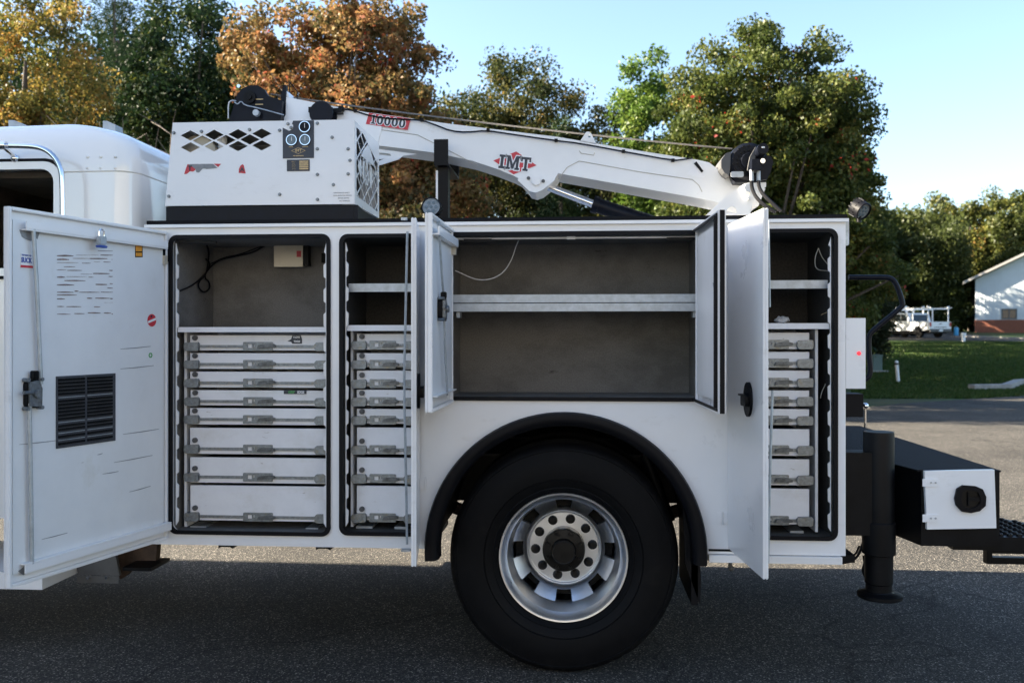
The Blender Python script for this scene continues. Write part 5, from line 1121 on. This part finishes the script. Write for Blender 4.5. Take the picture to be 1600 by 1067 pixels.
# dark wood closing the gaps at the left
def wood(name, px0, px1, t0, t1, z0, z1, n, k, m, seed, size=.22, tone=(0,.8), spread=1.0):
    rg = np.random.default_rng(seed); cs = []
    for _ in range(k):
        px = rg.uniform(px0, px1); t = rg.uniform(t0, t1); p = G(px, HY, t); cs.append((p.x, p.y, gz(p.x,p.y) + rg.uniform(z0, z1)*(.85+.3*rg.random())))
    o = leaves(name, cs, spread, n, size, m, None, seed, tone); o['kind'] = 'stuff'; return o
wood('background_wood', -150, 420, 32, 42, .5, 12.5, 42000, 460, L_DRK, 85, .26, (0,.9), 1.1)
wood('background_wood', 380, 700, 32, 42, .5, 9.5, 26000, 300, L_DRK, 81, .26, (0,.85), 1.1)
wood('background_wood', 940, 1330, 34, 42, .5, 8.3, 30000, 320, L_DRK, 86, .24, (0,.8), 1.0)
wood('background_wood', 620, 960, 34, 42, .5, 6.0, 18000, 180, L_DRK, 82, .24, (0,.7), 1.0)
# far wood to the right: single trees in front of a closed dark mass
rg = random.Random(77)
far = [(1400,88,333,44,0),(1432,100,322,40,0),(1462,92,300,42,1),(1490,104,325,40,0),(1516,96,312,44,1),(1545,100,292,46,1),(1572,93,300,40,0),(1598,98,296,46,1),(1640,100,290,60,0),(1348,84,330,50,0)]
flab = ['rust tinged tree beside the large green tree', 'second tree in the row right of the large green tree', 'tall reddish topped tree above the white pickup', 'low tree in the gap above the parked pickups', 'yellow green tree left of the warehouse gable', 'tallest yellow green tree above the warehouse eave', 'green tree over the low end of the warehouse roof', 'tree at the right edge above the warehouse', 'wide tree behind the warehouse', 'dark tree behind the rear work lamp']
for i, (px, t, py, wd, k) in enumerate(far):
    b_ = tb(px, t); H = ph(py, t) - b_[2]; wr = pw(wd, t)*.62
    tree('far_tree', flab[i], 'tree', b_, H, [(0,0,H*.80,wr*.75,1.6,H*.19),(wr*.3,0,H*.55,wr,2,H*.22),(-wr*.3,0,H*.42,wr,2,H*.25)], 85, 7000, .42, L_FAR, 100+i, 1.0, .22, tone=((0,.85),(.15,1))[k], limbs=8, group='trees at the far edge of the lawn')
for i, t in enumerate(range(28, 96, 5)):
    H_ = min(13, .31*t); b_ = tb(1372 - 3.1/t*F_PX*min(1, H_/9) - (14 if i % 2 else 0), t)
    tree('lawn_tree', 'tall green tree in the row between the large green tree and far wood', 'tree', b_, H_, [(0,0,H_*.77,H_*.19,2.4,H_*.22),(0,.5,H_*.5,H_*.23,3,H_*.2),(0,0,H_*.27,H_*.22,3,H_*.19)], 110, 10000, .26, L_FAR, 140+i, .9, .2, tone=(0,.8), limbs=6, group='tree row beside the lawn')
wood('background_wood', 1300, 1650, 100, 112, 1, 12, 24000, 420, L_DRK, 83, .55, (.0,.8), 2.0)
wood('background_wood', 1310, 1500, 84, 92, .3, 10.0, 26000, 340, L_FAR, 84, .42, (.0,.5), 1.5)
wood('background_wood', 1436, 1508, 81, 84, .3, 8.6, 14000, 190, L_FAR, 87, .34, (0,.45), 1.0)
wood('background_wood', 1322, 1384, 73, 80, .5, 9.6, 20000, 260, L_FAR, 88, .34, (0,.5), 1.1)
# grass tufts on the lawn edge
rgn = np.random.default_rng(5); n = 110000
tt = rgn.uniform(23, 60, n); pp = rgn.uniform(1330, 1680, n); u = (pp-800)/F_PX; gx = tt*(-sT+u*cT); gy = -CD + tt*(cT+u*sT)
ok = gy > np.interp(gx, [-60,4,8,16,60],[13,14,18.2,23.5,40]) + .1; tt, gx, gy = tt[ok], gx[ok], gy[ok]; n = len(gx)
gzv = np.interp(tt, [0,27,36,70,82,150,400],[-.04,-.04,.30,1.5,1.93,2.6,5]); hgl = rgn.uniform(.03,.075,n); aa = rgn.uniform(0, PI, n); wv = .012+.0005*tt
v = np.empty((n,3,3)); v[:,0] = np.c_[gx-np.cos(aa)*wv, gy-np.sin(aa)*wv, gzv-.012]; v[:,1] = np.c_[gx+np.cos(aa)*wv, gy+np.sin(aa)*wv, gzv-.012]; v[:,2] = np.c_[gx+rgn.normal(size=n)*.03, gy+rgn.normal(size=n)*.03, gzv+hgl]
me = bpy.data.meshes.new('grass'); me.vertices.add(3*n); me.vertices.foreach_set('co', v.reshape(-1).astype(np.float32)); me.loops.add(3*n); me.loops.foreach_set('vertex_index', np.arange(3*n, dtype=np.int32)); me.polygons.add(n); me.polygons.foreach_set('loop_start', np.arange(0,3*n,3,dtype=np.int32)); me.update(calc_edges=True)
at = me.attributes.new('tone','FLOAT','FACE'); at.data.foreach_set('value', rgn.random(n).astype(np.float32))
L_GRA = leaf_mat('grass_blades', [(0,(.026,.052,.012)),(.7,(.055,.100,.020)),(1,(.10,.105,.035))], .3)
link('grass', me, None, L_GRA, kind='stuff')

# ================================================================== FAR THINGS
# warehouse
WALLM = mat('sheet_wall', (.52,.56,.58), .5, var=.05, scale=2)
BRICK = mat('brick_skirt', (.20,.070,.040), .85, var=.3, scale=18)
ROOFM = mat('roof_sheet', (.30,.29,.27), .5, var=.1)
wh = thing('warehouse', 'white metal warehouse with brick skirt and low gable roof at the right edge', 'building', tb(1524, 80))
pL = G(1524, HY, 80); dirx = Vector((cT, sT, 0)); dirx = (Matrix.Rotation(R(-24), 4, 'Z') @ dirx); diry = Vector((-dirx.y, dirx.x, 0)); zb1 = 1.93
MW = Matrix(((dirx.x, diry.x, 0, pL.x), (dirx.y, diry.y, 0, pL.y), (0, 0, 1, zb1), (0, 0, 0, 1)))
zw = lambda py: (HY-py)/F_PX*80 + CZ - zb1
def wx_(px):
    return min((abs(scr(pL + dirx*s)[0]-px), s) for s in np.arange(0, 14, .02))[1]
W_ = 18.0; ev = zw(437); sl = (zw(403)-zw(437))/wx_(1600)
wa, wb2 = wx_(1566), wx_(1588); 
MB().prism([[(0, zw(500)),(W_, zw(500)),(W_, ev),(W_/2, ev+sl*W_/2),(0, ev)], [(wa+.0,zw(498)),(wb2,zw(498)),(wb2,zw(484)),(wa,zw(484))][::-1]], 0, .1, M=MW).build('wall', WALLM, wh)
mb = MB(); k = 0.15
while k < 12:
    zt3 = ev+sl*k-.05
    if not (wa-.1 < k < wb2+.1): mb.box(k-.025, k+.025, -.022, -.001, zw(499.5), zt3, M=MW)
    k += .3
mb.build('sheet_rib', WALLM, wh, kind='stuff')
MB().prism([rect(-.05, W_+.05, -.4, zw(500)-.002)], -.06, .2, M=MW).build('brick_skirt', BRICK, wh)
MB().box(0, W_, 12, 12.1, 0, ev, M=MW).box(0, .1, .11, 11.9, 0, ev, M=MW).build('wall', WALLM, wh)
MB().prism([[(-1.0, ev-.40),(W_/2, ev+sl*(W_/2)+.03),(W_+.9, ev-.38),(W_+.9, ev-.16),(W_/2, ev+sl*W_/2+.26),(-1.0, ev-.18)]], -.7, 12.8, M=MW).build('roof', ROOFM, wh)
fr = MB().prism([rect(wa-.06, wb2+.06, zw(498)-.06, zw(484)+.06), rect(wa+.04, wb2-.04, zw(498)+.04, zw(484)-.04)[::-1]], -.05, .03, M=MW).box((wa+wb2)/2-.04, (wa+wb2)/2+.04, -.045, .03, zw(498)+.041, zw(484)-.041, M=MW).build('window', GREYM, wh)
MB().prism([rect(wa+.04, wb2-.04, zw(498)+.04, zw(484)-.04)], .04, .05, M=MW).build('pane', mat('dark_glass', (.02,.02,.022), .1), fr)
# pickup trucks
CARW = mat('car_white', (.70,.72,.74), .3, var=.02, coat=.5); CGL = mat('car_glass', (.02,.03,.035), .08); TLR = mat('tail_red', (.35,.02,.02), .3)
def pickup(px, t, rot, lab, rack=True):
    p = tb(px, t, None); root = thing('pickup', lab, 'pickup truck', (p[0], p[1], p[2]+.03), 'pickups parked before the wood')
    M = Matrix.Translation((p[0], p[1], p[2]+.03)) @ Matrix.Rotation(rot, 4, 'Z')       # local: -x is the tail
    L, Wd = 5.4, 1.9
    prof = [(-2.7,.62),(-2.7,1.12),(-.9,1.14),(-.78,1.15),(-.55,1.78),(.75,1.80),(1.35,1.20),(2.55,1.08),(2.68,.9),(2.7,.55),(2.15,.5)] + arc(1.75,.42,.42,10,170,8) + [(-1.2,.5)] + arc(-1.6,.42,.42,10,170,8) + [(-2.6,.55)]
    b_ = MB().prism([prof], -Wd/2, Wd/2).mesh('body', bevel=.05)
    b_.transform(M); body = link('body', b_, root, CARW)
    for s in (-1, 1):
        MB().prism([[(-.48,1.2),(-.38,1.68),(.10,1.70),(.10,1.2)]], s*Wd/2-.01*s, s*(Wd/2+.012), M=M).prism([[(.16,1.2),(.16,1.70),(.70,1.70),(1.15,1.22)]], s*Wd/2-.01*s, s*(Wd/2+.012), M=M).build('side_window', CGL, root)
        MB().box(-2.73, -2.66, s*.86-.07, s*.86+.07, .78, 1.08, M=M).build('tail_light', TLR, root, bevel=.01)
    MB().prism([[(-.86,1.2),(-.70,1.66),(-.66,1.66),(-.82,1.2)]], -.72, .72, M=M).build('rear_window', CGL, root)
    MB().box(-2.76, -2.70, -.93, .93, .42, .60, M=M).build('bumper', GREYM, root, bevel=.02); MB().box(-2.773, -2.761, -.16, .16, .44, .56, M=M).build('number_plate', PAPER, root)
    MB().box(-2.725, -2.705, -.12, .12, .95, 1.0, M=M).box(-2.72, -2.705, -.55, .55, .72, .76, M=M).build('tailgate_trim', BLACK, root)
    MB().box(-2.55, 2.3, -.7, .7, .30, .52, M=M).build('chassis', BLACK, root)
    for xx in (-1.6, 1.75):
        for s in (-1, 1): MB().cyl((xx, s*.70, .37), (xx, s*.93, .37), .37, 24).build('wheel', TYRE, root, M=M, bevel=.02)
    if rack:
        rk = MB()
        for xx in (-2.5, -1.0, .9):
            for s in (-1, 1): rk.box(xx-.03, xx+.03, s*.88-.03, s*.88+.03, 1.13 if xx < 0 else 1.3, 2.12, M=M)
            rk.box(xx-.03, xx+.03, -1.0, 1.0, 2.0, 2.07, M=M)
        for s in (-1, 1): rk.box(-2.8, 2.0, s*.9-.03, s*.9+.03, 2.08, 2.13, M=M)
        rk.box(-2.53, -2.47, -.98, -.80, 2.13, 2.22, M=M).box(-2.53, -2.47, .80, .98, 2.13, 2.22, M=M).build('ladder_rack', PAPER, root)
    return root
pickup(1426, 67, R(112), 'white pickup with a pale ladder rack, tail towards the lawn')
pickup(1388, 70, R(118), 'white pickup half hidden behind the grab rail, left of the other pickup')
# little things on the lawn
def lawn(px, py):                              # depth on the sloping ground that projects to this pixel row
    best = min((abs(HY + (CZ-hgt(t))/t*F_PX - py), t) for t in np.arange(22, 78, .1)); return best[1]
t = lawn(1401.5, 597); p = tb(1401.5, t); mk = thing('marker_post', 'slim white marker post with a dark band on the lawn', 'post', p)
H = pw(33, t); MB().cyl((p[0]+.04, p[1], p[2]-.05), (p[0]-.01, p[1], p[2]+H-.12), pw(2.7, t), 16).build('post', PAPER, mk, bevel=.004)
MB().cyl((p[0]-.01, p[1], p[2]+H-.119), (p[0]-.012, p[1], p[2]+H-.07), pw(3.0, t), 16).build('band', RUBBER, mk); MB().sph((p[0]-.014, p[1], p[2]+H-.045), pw(2.8, t), 12).build('cap', PAPER, mk)
t = lawn(1505, 534); p = tb(1505.5, t); sp_ = thing('standpipe', 'short white stub post with a cap where lawn meets driveway', 'post', p)
MB().cyl((p[0], p[1], p[2]-.05), (p[0], p[1], p[2]+pw(9, t)), pw(2.7, t), 14).build('post', PAPER, sp_); MB().cyl((p[0], p[1], p[2]+pw(9, t)+.001), (p[0], p[1], p[2]+pw(14, t)), pw(3.8, t), 14).build('cap', PAPER, sp_, bevel=.02)
t = 72; p = tb(1494, t); bb_ = thing('blue_drum', 'small bright blue drum at the edge of the wood', 'drum', p)
zc1 = ph(515, t); BLU = mat('plastic_blue', (.04,.30,.55), .4); MB().lathe((p[0], p[1], p[2]), [(0,0),(pw(3,t),0),(pw(3.3,t),.1),(pw(3.3,t),zc1-p[2]+.1),(pw(3,t),zc1-p[2]+.18),(0,zc1-p[2]+.18)], seg=18, axis='Z').build('drum_shell', BLU, bb_); MB().cyl((p[0], p[1], zc1+.19), (p[0], p[1], zc1+.22), .05, 10).build('drum_cap', PAPER, bb_)
t = lawn(1368, 580); p = tb(1369, t); ub = thing('utility_box', 'grey green utility cabinet on the lawn behind the grab rail', 'cabinet', p)
UG = mat('utility_green', (.10,.15,.13), .6); s_ = pw(1, t)
MB().box(p[0]-8*s_, p[0]+6*s_, p[1]-.25, p[1]+.25, p[2]-.02, p[2]+24*s_).build('cabinet_body', UG, ub, bevel=.02); MB().box(p[0]-9*s_, p[0]+7*s_, p[1]-.28, p[1]+.28, p[2]+24*s_+.001, p[2]+26*s_).build('cabinet_lid', UG, ub, bevel=.01); MB().box(p[0]-12*s_, p[0]+12*s_, p[1]-.5, p[1]+.5, p[2]-.02, p[2]+.04).build('cabinet_pad', CONC, ub)

# unseen building added out of frame at the left to shade the truck's near side
te = math.tan(R(SUN_EL)); XBL = -10.5
Hs = 2.05 + (.70 - XBL)*te
sh_ = thing('shade_building', 'unseen tall pale building added left of the truck to cast shade', 'building', (XBL-5, -12, 0))
ysh = 1.98 + (0-XBL)*math.tan(R(SUN_PH))
MB().box(XBL-10, XBL, -8.5, ysh, -.2, Hs-.15).build('wall', mat('shade_building_wall', (.40,.42,.40), .6, var=.06, scale=1), sh_)
MB().box(XBL-10.2, XBL, -8.7, ysh+.0, Hs-.149, Hs).build('roof', ROOFM, sh_)
MB().box(XBL+.001, XBL+.08, -6, -2, 0, 4).build('door', GREYM, sh_)
# unseen pale building added behind the camera, turned to bounce sun onto the truck
dp = thing('bounce_building', 'unseen long pale building added behind the camera to bounce sunlight', 'building', (2, -30, 0))
MR = Matrix.Translation((2, -30, 0)) @ Matrix.Rotation(R(34), 4, 'Z')
MB().box(-26, 26, -14, 0, -.2, 9.5, M=MR).build('wall', mat('bounce_building_wall', (.30,.295,.28), .6, var=.05, scale=1), dp)
MB().box(-26.4, 26.4, -14.4, .4, 9.501, 9.8, M=MR).build('roof', ROOFM, dp)
for k in range(6): MB().box(-22+k*8, -18.5+k*8, .001, .06, 0, 3.6, M=MR).build('bounce_building_door', GREYM, dp)
print('TRIS', sum(len(o.data.loop_triangles) if o.type == 'MESH' and not o.data.calc_loop_triangles() else 0 for o in bpy.data.objects), 'objs', len(bpy.data.objects))
